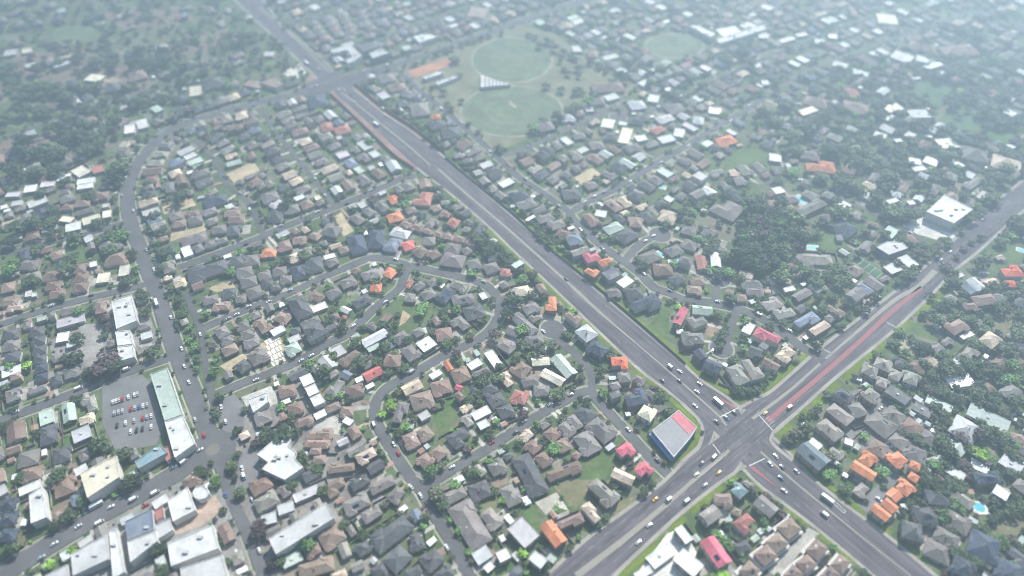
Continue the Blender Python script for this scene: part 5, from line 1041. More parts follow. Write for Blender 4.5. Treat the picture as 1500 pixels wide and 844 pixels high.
def house_parts(h, rr):
    """(wall MB, roof MB, list of extra parts) in the house's own frame"""
    L, W, st, t = h["L"], h["W"], h["st"], h["t"]
    k = rr.uniform(.85, 1.18)
    col = tuple(min(.85, c * k * rr.uniform(.96, 1.04)) for c in PAL[h["c"]])
    wc = rr.choice(WALLC)
    if h["c"] in "wl" or t == "f": wc = rr.choice([(.6, .58, .55), (.35, .34, .33), (.5, .46, .4)])
    e = 2.75 * st + .1
    wall, roof = MB(), MB()
    x0, x1, y0, y1 = -L / 2, L / 2, -W / 2, W / 2
    o = .55
    x0 += o; x1 -= o; y0 += o; y1 -= o
    extra = []
    ridge = 0
    if t in "fT":
        wall.box(x0, x1, y0, y1, 0, e, wc); flat_roof(roof, x0, x1, y0, y1, e, col)
        if L > 12 and rr.random() < .6:
            m = MB(); m.box(-1.2, .6, -.7, .7, e + .2, e + .9, (.45, .45, .45)); extra.append(("roof_vent", m, M_FLAT))
    elif t == "g":
        tan = .42
        wall.box(x0, x1, y0, y1, 0, e, wc)
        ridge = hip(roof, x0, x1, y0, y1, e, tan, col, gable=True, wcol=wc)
    elif t == "L":
        tan = .42; sg = rr.choice((-1, 1)); f = rr.uniform(.42, .55); e2 = rr.choice((-1, 1))
        ym = y0 + (y1 - y0) * .66 if sg < 0 else y1 - (y1 - y0) * .66
        wx = (x1 - x0) * f
        if sg < 0: m0, m1, q0, q1 = ym - (y1 - y0) * .66, ym, y0, y1
        m0, m1 = (y0, ym) if sg < 0 else (ym, y1)
        wall.box(x0, x1, m0, m1, 0, e, wc)
        wx0, wx1 = (x1 - wx, x1 - .4) if e2 > 0 else (x0 + .4, x0 + wx)
        wy0, wy1 = (m1 - .003, y1) if sg < 0 else (y0, m0 + .003)
        wall.box(wx0, wx1, wy0, wy1, 0, e - .01, wc)
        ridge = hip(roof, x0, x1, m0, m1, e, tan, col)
        yy = (m0 + m1) / 2
        hip(roof, wx0, wx1, (yy - (wx1 - wx0) * .2 if sg < 0 else y0), (y1 if sg < 0 else yy + (wx1 - wx0) * .2), e + .013, tan, col)
    elif t == "P":
        wall.box(x0, x1, y0, y1, 0, e, wc)
        ridge = hip(roof, x0, x1, y0, y1, e, .55, col, over=.6)
        m = MB(); m.box(x0 - 1.6, x1 + 1.6, y0 - 1.6, y1 + 2.2, 0, 2.9, (.62, .60, .56), (.55, .53, .5)); extra.append(("lower_floor", m, M_WALL))
    else:
        wall.box(x0, x1, y0, y1, 0, e, wc)
        tan = rr.uniform(.4, .48) if st == 1 else .5
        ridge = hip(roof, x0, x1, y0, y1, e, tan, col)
        for s_ in (-1, 1):                                     # smaller front or rear wings under their own hips
            if rr.random() < .62 and x1 - x0 > 8:
                ww = (x1 - x0) * rr.uniform(.3, .45); cx = rr.choice((-1, 1)) * ((x1 - x0) / 2 - ww / 2 - rr.uniform(.2, .8)); pj = rr.uniform(1.0, 2.2)
                ya, yb = (y1 - .01, y1 + pj) if s_ > 0 else (y0 - pj, y0 + .01)
                wall.box(cx - ww / 2 + .3, cx + ww / 2 - .3, ya, yb, 0, e - .012, wc)
                inn = min(ww * .55, (y1 - y0) * .45)
                hip(roof, cx - ww / 2 + .3, cx + ww / 2 - .3, *((y1 - inn, yb) if s_ > 0 else (ya, y0 + inn)), e + .017 * (1 + s_), tan, col, over=.45)
    sub_ = []
    if t in "ghLP":
        q = rr.random()
        zt = e + .22
        sl = ridge / ((min(L, W if t != "L" else W * .66)) / 2)
        def on_roof(x, y, sx, sy, th, c, m_, nm):
            """a thin box lying on the +y or -y slope"""
            hw = (y1 - y0) / 2 + .5; s_ = 1 if y > 0 else -1
            if L < W or t == "L": return
            zz = lambda v: zt + (hw - abs(v)) * sl + .04
            b = MB(); a0, a1 = y - sy / 2, y + sy / 2
            pts = [(x - sx / 2, a0, zz(a0)), (x + sx / 2, a0, zz(a0)), (x + sx / 2, a1, zz(a1)), (x - sx / 2, a1, zz(a1))]
            pts += [(p[0], p[1], p[2] + th) for p in pts]
            b.faces(pts, [(0, 3, 2, 1), (0, 1, 5, 4), (1, 2, 6, 5), (2, 3, 7, 6), (3, 0, 4, 7), (4, 5, 6, 7)], c)
            sub_.append((nm, b, m_))
        if L > W * 1.15 and W > 7 and t != "L":
            if h["c"] == "p" and t == "g": on_roof(L * .2, -W * .22, 3.6, 2.4, .1, (0, 0, 0), M_SOLAR, "solar_panel")
            elif q < .16: on_roof(rr.uniform(-.1, .1) * L, rr.choice((-1, 1)) * W * .22, rr.uniform(2.5, 4.5), 1.9, .1, (0, 0, 0), M_SOLAR, "solar_panel")
            elif q < .4: on_roof(rr.uniform(-.15, .15) * L, rr.choice((-1, 1)) * W * .2, 1.1, 1.0, .16, (.7, .7, .7), M_FLAT, "skylight")
        if q > .62:
            b = MB(); cx = rr.uniform(-.12, .12) * L; cy = rr.choice((-.12, .12)) * W
            b.box(cx - .45, cx + .45, cy - .35, cy + .35, e + .1, e + .22 + ridge + .5, (.30, .19, .15)); sub_.append(("chimney", b, M_WALL))
    return wall, roof, extra, sub_, wc, e

def side_word(x, y, sx, sy, t):
    dx, dy = x - sx, y - sy
    if abs(t[0]) > abs(t[1]) * .9: return "near side" if dy < 0 else "far side"
    return "left side" if dx < 0 else "right side"
ORD = ["first", "second", "third", "fourth", "fifth", "sixth", "seventh", "eighth", "ninth", "tenth", "eleventh", "twelfth", "thirteenth", "fourteenth", "fifteenth", "sixteenth", "seventeenth", "eighteenth", "nineteenth", "twentieth"]
def ordinal(n):
    return ORD[n] if n < 20 else ("twenty-" + ORD[n - 20] if n < 29 else "thirtieth" if n == 29 else "thirty-" + ORD[n - 30] if n < 39 else "fortieth")
MAINS = [("main", "wide highway", "crossing", [(a + b) / 2 for a, b in zip(AL, AR)]), ("cross", "cross road", "the big crossing", [(a + b) / 2 for a, b in zip(BL, BR)])]
def arm(x, y, k):
    dx, dy = x - CROSS[0], y - CROSS[1]
    if k == "main": return "upper highway" if dy > 0 else "lower highway"
    return "right cross road" if dx > 0 else "lower cross road"
MP = np.vstack([np.array(m[3]) for m in MAINS]); MK = np.concatenate([[i] * len(m[3]) for i, m in enumerate(MAINS)])
MT = np.vstack([np.array([m[3][min(i + 1, len(m[3]) - 1)] - m[3][max(0, i - 1)] for i in range(len(m[3]))]) for m in MAINS])
def where(x, y):
    """(street phrase, start phrase, side, distance along from the start, distance to it)"""
    i, d = nearest_street(x, y)
    k = int(((MP[:, 0] - x) ** 2 + (MP[:, 1] - y) ** 2).argmin()); dm = math.dist(MP[k], (x, y)) - 9
    if dm < d:
        key = MAINS[MK[k]][0]
        return arm(x, y, key), "crossing", side_word(x, y, *MP[k], MT[k]), math.dist((x, y), CROSS), dm
    s = STREETS[ST_OF[i]]
    base = int(np.argmax(ST_OF == ST_OF[i]))
    return s[1], s[2], side_word(x, y, *RAW_ALL[i], ST_T[i]), (i - base) * 4.0, d

# ------------------------------------------------------------------ which houses are things of their own
def shown(x, y, z, r):
    u, v, d = px(x, y, z)
    m = r * FPX / d
    return -m * .4 < u < 1500 + m * .4 and -m * .3 < v < 844 + m * .3
for h in H:
    u, v, d = px(h["x"], h["y"], 3)
    h["vis"] = shown(h["x"], h["y"], 3, h["L"] / 2)
    h["size"] = h["L"] * h["W"] / d ** 2 * (1 + .25 * (h["st"] - 1))
vis = sorted([h for h in H if h["vis"]], key=lambda h: -h["size"])
solo = vis[:300]
sid = set(id(h) for h in solo)
rest = [h for h in H if id(h) not in sid]
print("solo", len(solo), "rest", len(rest), "largest rest in view", len(vis))

FORM = {"h": "hip-roofed", "g": "gabled", "f": "flat-roofed", "T": "flat-roofed", "L": "cross-hipped", "P": "pyramid-roofed"}
groups = {}
for h in solo:
    st, start, side, along, d = where(h["x"], h["y"])
    h["at"] = (st, start, side)
    groups.setdefault((h["c"], FORM[h["t"]], h["at"]), []).append((along, h))
for (c, form, (st, start, side)), lst in groups.items():
    lst.sort(key=lambda q: q[0])
    for n, (_, h) in enumerate(lst):
        w = f"{WORD[c]} {form} house"
        h["ref"] = f"{w}, {st} {side}" if len(lst) == 1 else f"{ordinal(n)} {w}, {st} {side}, from {start}"
        s = "two-storey " if h["st"] == 2 else ""
        h["label"] = f"{s}{w} on {st}'s {side}" if len(lst) == 1 else f"{s}{w}, {ordinal(n)} such on {st}'s {side} from the {start} end"

for n, h in enumerate(solo):
    rr = random.Random(1000 + n)
    wall, roof, extra, sub_, wc, e = house_parts(h, rr)
    town = h["t"] == "T"
    root = tag(link("townhouse" if town else "house", None, None, (h["x"], h["y"], 0), h["a"]), h["label"].replace("house", "townhouse") if town else h["label"], "house",
               "white townhouses" if town else "suburban houses")
    wall.build("wall", M_WALL, root)
    ro = roof.build("roof", M_FLAT if h["c"] in "wls" or h["t"] == "f" else M_ROOF, root)
    for nm, m, mt in extra: m.build(nm, mt, ro if nm == "roof_vent" else root)
    for nm, m, mt in sub_: m.build(nm, mt, ro)
    # windows and a door on the walls that face the camera
    L, W = h["L"] - 1.1, h["W"] - 1.1
    d = px(h["x"], h["y"])[2]
    if d < 600 and h["t"] != "L":
        for sx, sy in ((1, 0), (-1, 0), (0, 1), (0, -1)):
            nx, ny = math.cos(h["a"]) * sx - math.sin(h["a"]) * sy, math.sin(h["a"]) * sx + math.cos(h["a"]) * sy
            if nx * h["x"] + ny * h["y"] > -.35 * math.hypot(h["x"], h["y"]): continue
            ln, dp = (L, W) if sx == 0 else (W, L)
            for fl in range(h["st"]):
                if h["t"] == "P" and fl == 0: continue
                for f in ((-.28, .28) if h["st"] == 2 or d < 520 else (.2,)):
                    m = MB(); z0 = .95 + 2.75 * fl; c = f * ln; a = .8
                    if sx == 0: m.box(c - a, c + a, sy * dp / 2 - .05, sy * dp / 2 + .05, z0, z0 + 1.3, (0, 0, 0))
                    else: m.box(sx * dp / 2 - .05, sx * dp / 2 + .05, c - a, c + a, z0, z0 + 1.3, (0, 0, 0))
                    m.build("window", M_GLASS, root)

wm, rm, rf = MB(), MB(), MB()
for n, h in enumerate(rest):
    rr = random.Random(5000 + n)
    wall, roof, extra, sub_, wc, e = house_parts(h, rr)
    wm.add(wall, h["x"], h["y"], 0, h["a"])
    for nm, m, mt in extra:
        if nm == "lower_floor": wm.add(m, h["x"], h["y"], 0, h["a"])
    (rf if h["c"] in "wls" or h["t"] == "f" else rm).add(roof, h["x"], h["y"], 0, h["a"])
o = wm.build("distant_housing", M_WALL)
tag(o, "mass of small far houses filling the hazy outer suburbs", "housing", kind="stuff")
ch = rm.build("roof", M_ROOF, o); tag(ch, kind="stuff")
ch = rf.build("pale_roof", M_FLAT, o); tag(ch, kind="stuff")

# ------------------------------------------------------------------ pools: two ends of the long axis in tile pixels, width ratio
pools = [(T(750, 280), (1270, 540, 1320, 575), .4, "rectangular", "below the short bulb street's close"), (T(750, 280), (1440, 620, 1500, 590), .5, "rectangular", "right of the short bulb street"),
         (T(1000, 280), (262, 148, 345, 195), .35, "long", "beside the flat grey house left of the wood"), (T(1000, 280), (1000, 45, 1075, 105), .4, "long", "beside the grey house above the wood"),
         (T(1000, 280), (1095, 495, 1180, 500), .45, "wide", "behind the long low house right of the wood"), (T(1250, 703), (1060, 245, 1150, 245), .8, "round", "in the paved yard at the lower right"),
         (T(500, 421), (665, 395, 730, 380), .4, "small", "below the playground park"), (Q(750, 210), (1090, 165, 1120, 190), .5, "pale", "at the white-roofed house on the hill"), (T(1250, 280), (1440, 510, 1500, 530), .5, "rectangular", "at the far right edge beside the bright red roof"),
         (Q(750, 210), (815, 240, 840, 245), .7, "small round", "along the long hill street")]
for tile, (x1, y1, x2, y2), r, kind, wh in pools:
    p, q = [at(*k) for k in tpx(tile, [(x1, y1), (x2, y2)])]
    L = math.dist(p, q); a = math.atan2(q[1] - p[1], q[0] - p[0]); c = ((p[0] + q[0]) / 2, (p[1] + q[1]) / 2)
    root = tag(link("swimming_pool", None, None, (*c, 0), a), f"{kind} turquoise swimming pool {wh}", "pool", "backyard swimming pools")
    W = max(3.5, L * r * 1.25)
    m = MB(); m.box(-L / 2 - 1.6, L / 2 + 1.6, -W / 2 - 1.4, W / 2 + 1.4, 0, .22, (.55, .53, .49)); m.build("pool_deck", M_SHEET, root)
    m = MB()
    if "round" in kind: m.prism(disc((0, 0), L / 2, 24), .2, .25, (0, 0, 0))
    else: m.prism([(-L / 2, -W / 2), (L / 2, -W / 2), (L / 2, W / 2), (-L / 2, W / 2)], .2, .25, (0, 0, 0))
    m.build("water", M_WATER, root)
    mark(rect(*c, L + 4, W + 4, a), HOUSE)

# ------------------------------------------------------------------ yards: driveways, lawns, sheds and fences of the nearer houses
drive, lawn = MB(), MB()
nshed = 0
fences = 0
def free(x, y): return occ_at(x, y) == 0
zl = 0
for h in sorted(H, key=lambda h: -h["size"])[:1100]:
    i, d = nearest_street(h["x"], h["y"])
    s = RAW_ALL[i]; dx, dy = h["x"] - s[0], h["y"] - s[1]
    zl += 1
    k = R.uniform(.8, 1.2)
    if d < 34 and d > 8:                                        # driveway beside the house down to the street
        t = ST_T[i]; off = (h["W"] if abs(math.cos(h["a"] - math.atan2(dy, dx))) > .7 else h["L"]) / 2 * .7 * R.choice((-1, 1))
        p0 = np.array(s) + t * off; n = np.array((dx, dy)) / d; w = STREETS[ST_OF[i]][3] / 2
        a, b = p0 + n * (w + .2), p0 + n * (d - 1)
        q = [a - t * 1.4, a + t * 1.4, b + t * 1.4, b - t * 1.4]
        area = sum(q[j][0] * q[(j + 1) % 4][1] - q[(j + 1) % 4][0] * q[j][1] for j in range(4))
        drive.poly(q if area > 0 else q[::-1], tuple(c * k for c in R.choice([(.34, .32, .29), (.40, .37, .32), (.28, .26, .25), (.30, .22, .18)])), .075 + (zl % 50) * .0006)
    for rep_ in range(R.choice((1, 2, 2, 3))):
        zl += 1
        g_ = R.choice([(.075, .125, .04), (.09, .12, .05), (.15, .15, .08), (.06, .105, .035), (.11, .125, .06), (.13, .17, .085), (.26, .24, .21), (.34, .32, .28), (.40, .38, .34), (.24, .19, .15), (.30, .29, .27)])
        cx = R.uniform(-.3, .3) * h["L"]; cy = R.choice((-1, 1)) * (h["W"] / 2 + R.uniform(2, 5))
        q = rect(h["x"], h["y"], R.uniform(7, 14), R.uniform(6, 11), h["a"], cx, cy)
        if all((occ_at(*p) & (ROAD | KEEP)) == 0 for p in q):
            lawn.poly(q, g_, .035 + (zl % 70) * .0005)
tag(drive.build("driveway", M_SHEET), kind="structure")
tag(lawn.build("garden_lawn", M_GRASS), kind="structure")

SHW = [("white", (.72, .72, .72)), ("pale-grey", (.42, .43, .44)), ("grey-green", (.32, .38, .34)), ("white", (.76, .75, .73)), ("rusty", (.30, .18, .13))]
for n, h in enumerate(sorted(H, key=lambda h: -h["size"])[:520]):
    if nshed >= 285: break
    rr = random.Random(9000 + n)
    if rr.random() < .25: continue
    for tr in range(10):
        sL, sW = rr.uniform(3.2, 6.5), rr.uniform(2.8, 4.2)
        sx, sy = rr.choice((-1, 1)), rr.choice((-1, 1))
        cx = sx * (h["L"] / 2 + rr.uniform(-1, 4)); cy = sy * (h["W"] / 2 + sW / 2 + rr.uniform(1.2, 5))
        x = h["x"] + math.cos(h["a"]) * cx - math.sin(h["a"]) * cy; y = h["y"] + math.sin(h["a"]) * cx + math.cos(h["a"]) * cy
        if share(x, y, sL + .5, sW + .5, h["a"], ROAD | HOUSE | KEEP) == 0 and shown(x, y, 1, 3):
            mark(rect(x, y, sL + .6, sW + .6, h["a"]), HOUSE)
            own = h if id(h) in sid else min(solo, key=lambda k: (k["x"] - x) ** 2 + (k["y"] - y) ** 2)
            wn, c = rr.choice(SHW)
            own.setdefault("sheds", {}).setdefault(wn, []).append((x, y, sL, sW, h["a"], c, rr.random()))
            nshed += 1
            break
def sized(i, n): return "" if n == 1 else ("larger " if i == 0 else "smaller ") if n == 2 else ("largest ", "second-largest ", "third-largest ", "fourth-largest ", "fifth-largest ", "sixth-largest ", "seventh-largest ", "eighth-largest ", "ninth-largest ", "tenth-largest ", "eleventh-largest ", "twelfth-largest ")[min(i, 11)]
for h in solo:
    for wn, lst in h.get("sheds", {}).items():
        lst.sort(key=lambda q: -q[2] * q[3])
        for i, (x, y, sL, sW, a, c, q) in enumerate(lst):
            root = tag(link("garden_shed", None, None, (x, y, 0), a), f"{sized(i, len(lst))}{wn} shed by {h['ref']}", "shed", "garden sheds and carports")
            m = MB(); m.box(-sL / 2, sL / 2, -sW / 2, sW / 2, 0, 2.2, (.5, .48, .45)); m.build("wall", M_WALL, root)
            m = MB()
            if q < .5: hip(m, -sL / 2, sL / 2, -sW / 2, sW / 2, 2.2, .22, c, .2, gable=True, wcol=(.5, .48, .45))
            else: m.box(-sL / 2 - .2, sL / 2 + .2, -sW / 2 - .2, sW / 2 + .2, 2.203, 2.4, c)
            m.build("roof", M_FLAT, root)

fence_rest = MB()
for n, h in enumerate(solo):
    rr = random.Random(300 + n)
    L2, W2 = h["L"] / 2 + rr.uniform(2.5, 4), h["W"] / 2 + rr.uniform(2.5, 4.5)
    sg = rr.choice((-1, 1)); back = L2 + rr.uniform(2, 7)
    path = [(-L2, sg * W2), (back, sg * W2), (back, -sg * W2), (back * .2, -sg * W2)]
    ca, sa = math.cos(h["a"]), math.sin(h["a"])
    c = rr.choice([(.16, .13, .105), (.12, .10, .085), (.22, .19, .16), (.30, .29, .27)])
    chains, cur = [], []
    for p, q in zip(path, path[1:]):
        l = math.dist(p, q); k = max(1, int(l / 1.6)); run = None
        for i in range(k):
            a, b = [(p[0] + (q[0] - p[0]) * f, p[1] + (q[1] - p[1]) * f) for f in (i / k, (i + 1) / k)]
            ok = all(free(h["x"] + ca * t[0] - sa * t[1], h["y"] + sa * t[0] + ca * t[1]) for t in (a, ((a[0] + b[0]) / 2, (a[1] + b[1]) / 2), b))
            if ok: run = (run[0], b) if run else (a, b)
            elif run: cur.append(run); chains.append(cur); cur = []; run = None
            elif cur: chains.append(cur); cur = []
        if run: cur.append(run)
    if cur: chains.append(cur)
    if not chains: continue
    best = max(chains, key=lambda q: sum(math.dist(*s) for s in q))
    if sum(math.dist(*s) for s in best) < 7: continue
    m = MB()
    for a, b in best:
        if abs(a[0] - b[0]) > abs(a[1] - b[1]): m.box(min(a[0], b[0]) - .07, max(a[0], b[0]) + .07, a[1] - .07, a[1] + .07, 0, 1.9, c)
        else: m.box(a[0] - .07, a[0] + .07, min(a[1], b[1]) + .03, max(a[1], b[1]) - .03, 0, 1.896, c)
    tag(m.build("fence", M_WOOD, None, (h["x"], h["y"], 0), h["a"]), f"timber yard fence of {h['ref']}", "fence", "timber yard fences")

# ------------------------------------------------------------------ concrete slabs of the houses being built
for n, (a, b) in enumerate((((830, 490), (950, 430)), ((842, 535), (962, 478)), ((856, 585), (970, 525)), ((872, 632), (990, 575)), ((888, 678), (1002, 625)))):
    p, q = [at(*k, .4) for k in tpx(T(250, 421), [a, b])]
    L = math.dist(p, q); ang = math.atan2(q[1] - p[1], q[0] - p[0])
    m = MB(); m.box(-L / 2, L / 2, -2.6, 2.6, .1, .5, (.62, .58, .50))
    for k in (-.25, .1, .33): m.box(k * L - .1, k * L + .1, -2.5, 2.5, .505, .9, (.5, .42, .3))
    tag(m.build("foundation_slab", M_SHEET, None, ((p[0] + q[0]) / 2, (p[1] + q[1]) / 2, 0), ang), f"pale concrete house slab, {ordinal(n)} from the top on the sandy building lot", "slab", "new house slabs")

# ------------------------------------------------------------------ walls along the upper highway
for nm, pts, h_, col, lb in (("noise_wall", [(483, 138), (522, 175), (576, 227), (606, 248)], 3.2, (.20, .15, .14), "dark noise wall on the reddish left bank of the upper highway"),
                             ("noise_wall", [(520, 124.5), (564, 161), (605, 188), (651, 224)], 3.2, (.22, .15, .13), "dark noise wall on the reddish right bank of the upper highway"),
                             ("noise_wall", [(652, 232), (705, 276), (756, 318), (800, 360), (868, 416), (936, 474), (1004, 534)], 2.2, (.15, .135, .115), "long brown timber wall behind the right verge of the highway")):
    P = smooth(G(pts), 6); m = MB(); c0 = P[len(P) // 2]
    nn = normals(P)
    for i in range(len(P) - 1):
        q = [P[i] - nn[i] * .12 - c0, P[i + 1] - nn[i + 1] * .12 - c0, P[i + 1] + nn[i + 1] * .12 - c0, P[i] + nn[i] * .12 - c0]
        m.prism([tuple(k) for k in q], 0, h_, col)
    tag(m.build(nm, M_WOOD, None, (c0[0], c0[1], 0)), lb, "wall")

# ------------------------------------------------------------------ trees
def crown_mesh(key, variant, nleaf):
    rr = random.Random(40 + variant)
    m = MB()
    lobes = []
    nl = (7, 10, 6, 8)[variant]
    sq = (.85, .75, 1.15, .95)[variant]
    for i in range(nl):
        a = i * 2.4 + rr.uniform(-.5, .5); r = rr.uniform(.25, .62) if i else 0
        lobes.append((r * math.cos(a), r * math.sin(a), rr.uniform(-.25, .45) * sq if i else .3 * sq, rr.uniform(.32, .5)))
    base = LEAF[key]
    for i in range(nleaf):
        lx, ly, lz, lr = lobes[rr.randrange(nl)]
        z = rr.uniform(-1, 1); t = rr.uniform(0, 2 * math.pi); s = math.sqrt(1 - z * z)
        n = np.array((s * math.cos(t), s * math.sin(t), z)); rad = lr * rr.uniform(.6, 1.08) ** .5
        c = np.array((lx, ly, lz)) + n * rad * np.array((1, 1, .85))
        n2 = n + np.array([rr.uniform(-.7, .7) for _ in range(3)]) + np.array((0, 0, .25)); n2 /= np.linalg.norm(n2)
        u = np.cross(n2, (.3, .5, .8)); u /= np.linalg.norm(u); v = np.cross(n2, u)
        sz = rr.uniform(.09, .17)
        k = rr.uniform(.6, 1.5); hue = rr.uniform(-.1, .15)
        col = (base[0] * k * (1 + hue), base[1] * k, base[2] * k * (1 - hue))
        pts = [tuple(c + u * sz * math.cos(q) * rr.uniform(.7, 1.2) + v * sz * math.sin(q) * rr.uniform(.7, 1.2)) for q in (0, 1.57, 3.14, 4.71)]
        m.faces(pts, [(0, 1, 2, 3)], col)
    return m
NV = 4
crown_mb = {(k, v): crown_mesh(k, v, 300) for k in LEAF for v in range(NV)}
crown_me = {q: m.mesh("crown", M_LEAF[q[0]]) for q, m in crown_mb.items()}
tiny_mb = {(k, v): crown_mesh(k, v, 40) for k in LEAF for v in range(NV)}
small_mb = {(k, v): crown_mesh(k, v, 110) for k in LEAF for v in range(NV)}
def trunk_mb():
    m = MB(); n = 6
    def seg(a, b, r0, r1):
        a, b = np.array(a, float), np.array(b, float); d = b - a; d /= np.linalg.norm(d)
        u = np.cross(d, (.2, 1, .1)); u /= np.linalg.norm(u); v = np.cross(d, u)
        pts = [tuple(a + r0 * (u * math.cos(2 * math.pi * i / n) + v * math.sin(2 * math.pi * i / n))) for i in range(n)] + [tuple(b + r1 * (u * math.cos(2 * math.pi * i / n) + v * math.sin(2 * math.pi * i / n))) for i in range(n)]
        m.faces(pts, [(i, (i + 1) % n, n + (i + 1) % n, n + i) for i in range(n)], (.12, .09, .065))
    seg((0, 0, -1.0), (0, .02, .05), .09, .06)
    for x, y, z in ((.35, .1, .45), (-.3, .25, .4), (.05, -.35, .5), (-.1, .05, .7)):
        seg((0, .02, 0), (x, y, z), .05, .015)
    return m
trunk_me = trunk_mb().mesh("trunk", M_TRUNK)

TREES = []
tocc = np.zeros_like(occ)
def add_tree(x, y, r, key, hh=None, wood=False):
    h = hh or r * R.uniform(.95, 1.35)
    TREES.append(dict(x=x, y=y, r=r, k=key, h=h, wood=wood))
    mark(disc((x, y), r * (.55 if wood else .8), 10), 1, tocc)
def tree_line(tile, it):
    X, Y, r, key = float(it[0]), float(it[1]), float(it[2]), it[3]
    u, v = tpx(tile, [(X, Y)])[0]
    rp = r / tile[2]
    x, y = at(u, v, 4)
    d = px(x, y, 4)[2]; rm = max(1.6, min(rp * d / FPX, 11))
    x, y = at(u, v, rm * 1.1)
    o_ = occ_at(x, y)
    for dist in (0, 2, 3.5, 5, 7):                              # off the roofs and roads if the spot is taken
        if not o_ & (HOUSE | ROAD): break
        for k in range(10):
            xx, yy = x + dist * math.cos(k * .628), y + dist * math.sin(k * .628)
            if not occ_at(xx, yy) & (HOUSE | ROAD): x, y, o_ = xx, yy, 0; break
    if o_ & HOUSE: return
    add_tree(x, y, rm, key)
parse(TREE_DATA, tree_line)
n_traced = len(TREES)
x0, x1 = min(p[0] for p in WOOD), max(p[0] for p in WOOD); y0, y1 = min(p[1] for p in WOOD), max(p[1] for p in WOOD)
for i in range(1500):
    x, y = R.uniform(x0, x1), R.uniform(y0, y1)
    if inside((x, y), WOOD) and occ_at(x, y) in (0, KEEP) and tocc[int(y - GY0), int(x - GX0)] == 0:
        add_tree(x, y, R.triangular(2.8, 8.5, 6.5), R.choice("ddddnnnypg"), R.uniform(7, 15), True)
KIND = "nnnnnddddgggyypL"
def scatter(n, r0, r1, dens=None):
    for i in range(n):
        v = R.uniform(-70, 900); u = R.uniform(-140, 1640)
        x, y = at(u, v)
        if R.random() > (px(x, y)[2] / 1050) ** 2 * 1.6: continue
        o_ = occ_at(x, y)
        if o_: continue
        if tocc[int(y - GY0), int(x - GX0)]: continue
        r = R.uniform(r0, r1)
        if any(occ_at(x + r * .6 * math.cos(q), y + r * .6 * math.sin(q)) & ROAD for q in (0, 1.57, 3.14, 4.71)): continue
        if sum(1 for q in range(6) if occ_at(x + r * .75 * math.cos(q), y + r * .75 * math.sin(q)) & HOUSE) > 2: continue
        add_tree(x, y, r, R.choice(KIND))
scatter(2600, 2.6, 5.2)
scatter(5200, 1.3, 2.6)
for P, p_ in SPARSE[:2] + [SPARSE[5], SPARSE[3], SPARSE[4]]:              # leafier outskirts
    xs = [p[0] for p in P]; ys = [p[1] for p in P]
    for i in range(1700):
        x, y = R.uniform(min(xs), max(xs)), R.uniform(min(ys), max(ys))
        if not inside((x, y), P) or occ_at(x, y) or tocc[min(GH - 1, int(y - GY0)), min(GW - 1, max(0, int(x - GX0)))]: continue
        u, v, d = px(x, y)
        if not (-140 < u < 1640 and -70 < v < 900): continue
        add_tree(x, y, R.uniform(2.8, 6.5), R.choice("dddnnnpyg"))
def row_trees(pxs, d0, d1, n, r0, r1, keys):
    P = smooth(G(pxs), 3); nn = normals(P)
    for i in range(n):
        k = R.randrange(len(P)); o = R.uniform(d0, d1); x, y = P[k] + nn[k] * o
        if occ_at(x, y) & (HOUSE | ROAD): continue
        add_tree(x, y, R.uniform(r0, r1), R.choice(keys))
row_trees([(660, 242), (705, 280), (750, 318), (800, 362), (862, 415)], 7.5, 12, 150, 1.2, 2.6, "dddnn")
row_trees([(516, 130), (560, 165), (602, 192), (642, 225)], 9, 14, 60, 1.5, 3.5, "dddnn")
row_trees([(640, 268), (660, 283), (716, 331), (750, 364), (800, 411)], -7, -15, 110, 1.5, 3.6, "ddnnnp")
row_trees([(420, 72), (455, 106)], -6, -12, 14, 1.5, 3, "dn")
row_trees([(200, 260), (188, 290), (192, 325), (215, 385), (236, 440), (256, 505), (286, 580)], 12, 19, 46, 2, 4.2, "dnnng")
row_trees([(375, 152), (300, 172), (245, 194), (207, 232)], 11, 17, 22, 1.8, 3.6, "dnn")
row_trees([(1330, 425), (1280, 462), (1215, 515)], 5, 12, 50, 2, 4.5, "ddnn")
for s in STREETS:                                              # street trees hanging over the kerbs
    P = sm[s[0]]; nn = normals(P)
    for i in range(2, len(P) - 2):
        for sg in (-1, 1):
            if R.random() < .22:
                x, y = P[i] + nn[i] * sg * (s[3] / 2 + R.uniform(.6, 3.2))
                if occ_at(x, y) & HOUSE or math.dist((x, y), CROSS) < 60: continue
                if min(((MP[:, 0] - x) ** 2 + (MP[:, 1] - y) ** 2)) < 20 ** 2: continue
                add_tree(x, y, R.uniform(1.2, 3.0), R.choice("nnnddgyp"))
scatter(9000, .7, 1.35)
print("trees", len(TREES), "traced", n_traced)
for t in TREES:
    d = px(t["x"], t["y"], t["h"])[2]
    t["vis"] = shown(t["x"], t["y"], t["h"], t["r"]); t["size"] = (t["r"] / d) ** 2
tv = sorted([t for t in TREES if t["vis"]], key=lambda t: -t["size"])
single = tv[:300]; ts = set(id(t) for t in single)
TW = {"n": "green", "d": "dark-green", "g": "bright-green", "L": "lime-green", "y": "olive-grey", "p": "bronze"}
byref = {}
for t in single:
    if t["wood"] or inside((t["x"], t["y"]), WOOD):
        t["label"], t["grp"] = "large tree packed into the dense dark wood right of the highway", "trees of the dense wood"
        continue
    h = min(solo, key=lambda k: (k["x"] - t["x"]) ** 2 + (k["y"] - t["y"]) ** 2)
    byref.setdefault((TW[t["k"]], h["ref"]), []).append(t)
for (w, ref), lst in byref.items():
    lst.sort(key=lambda t: -t["r"])
    for i, t in enumerate(lst):
        t["label"], t["grp"] = f"{sized(i, len(lst))}{w} tree by {ref}", "garden and street trees"
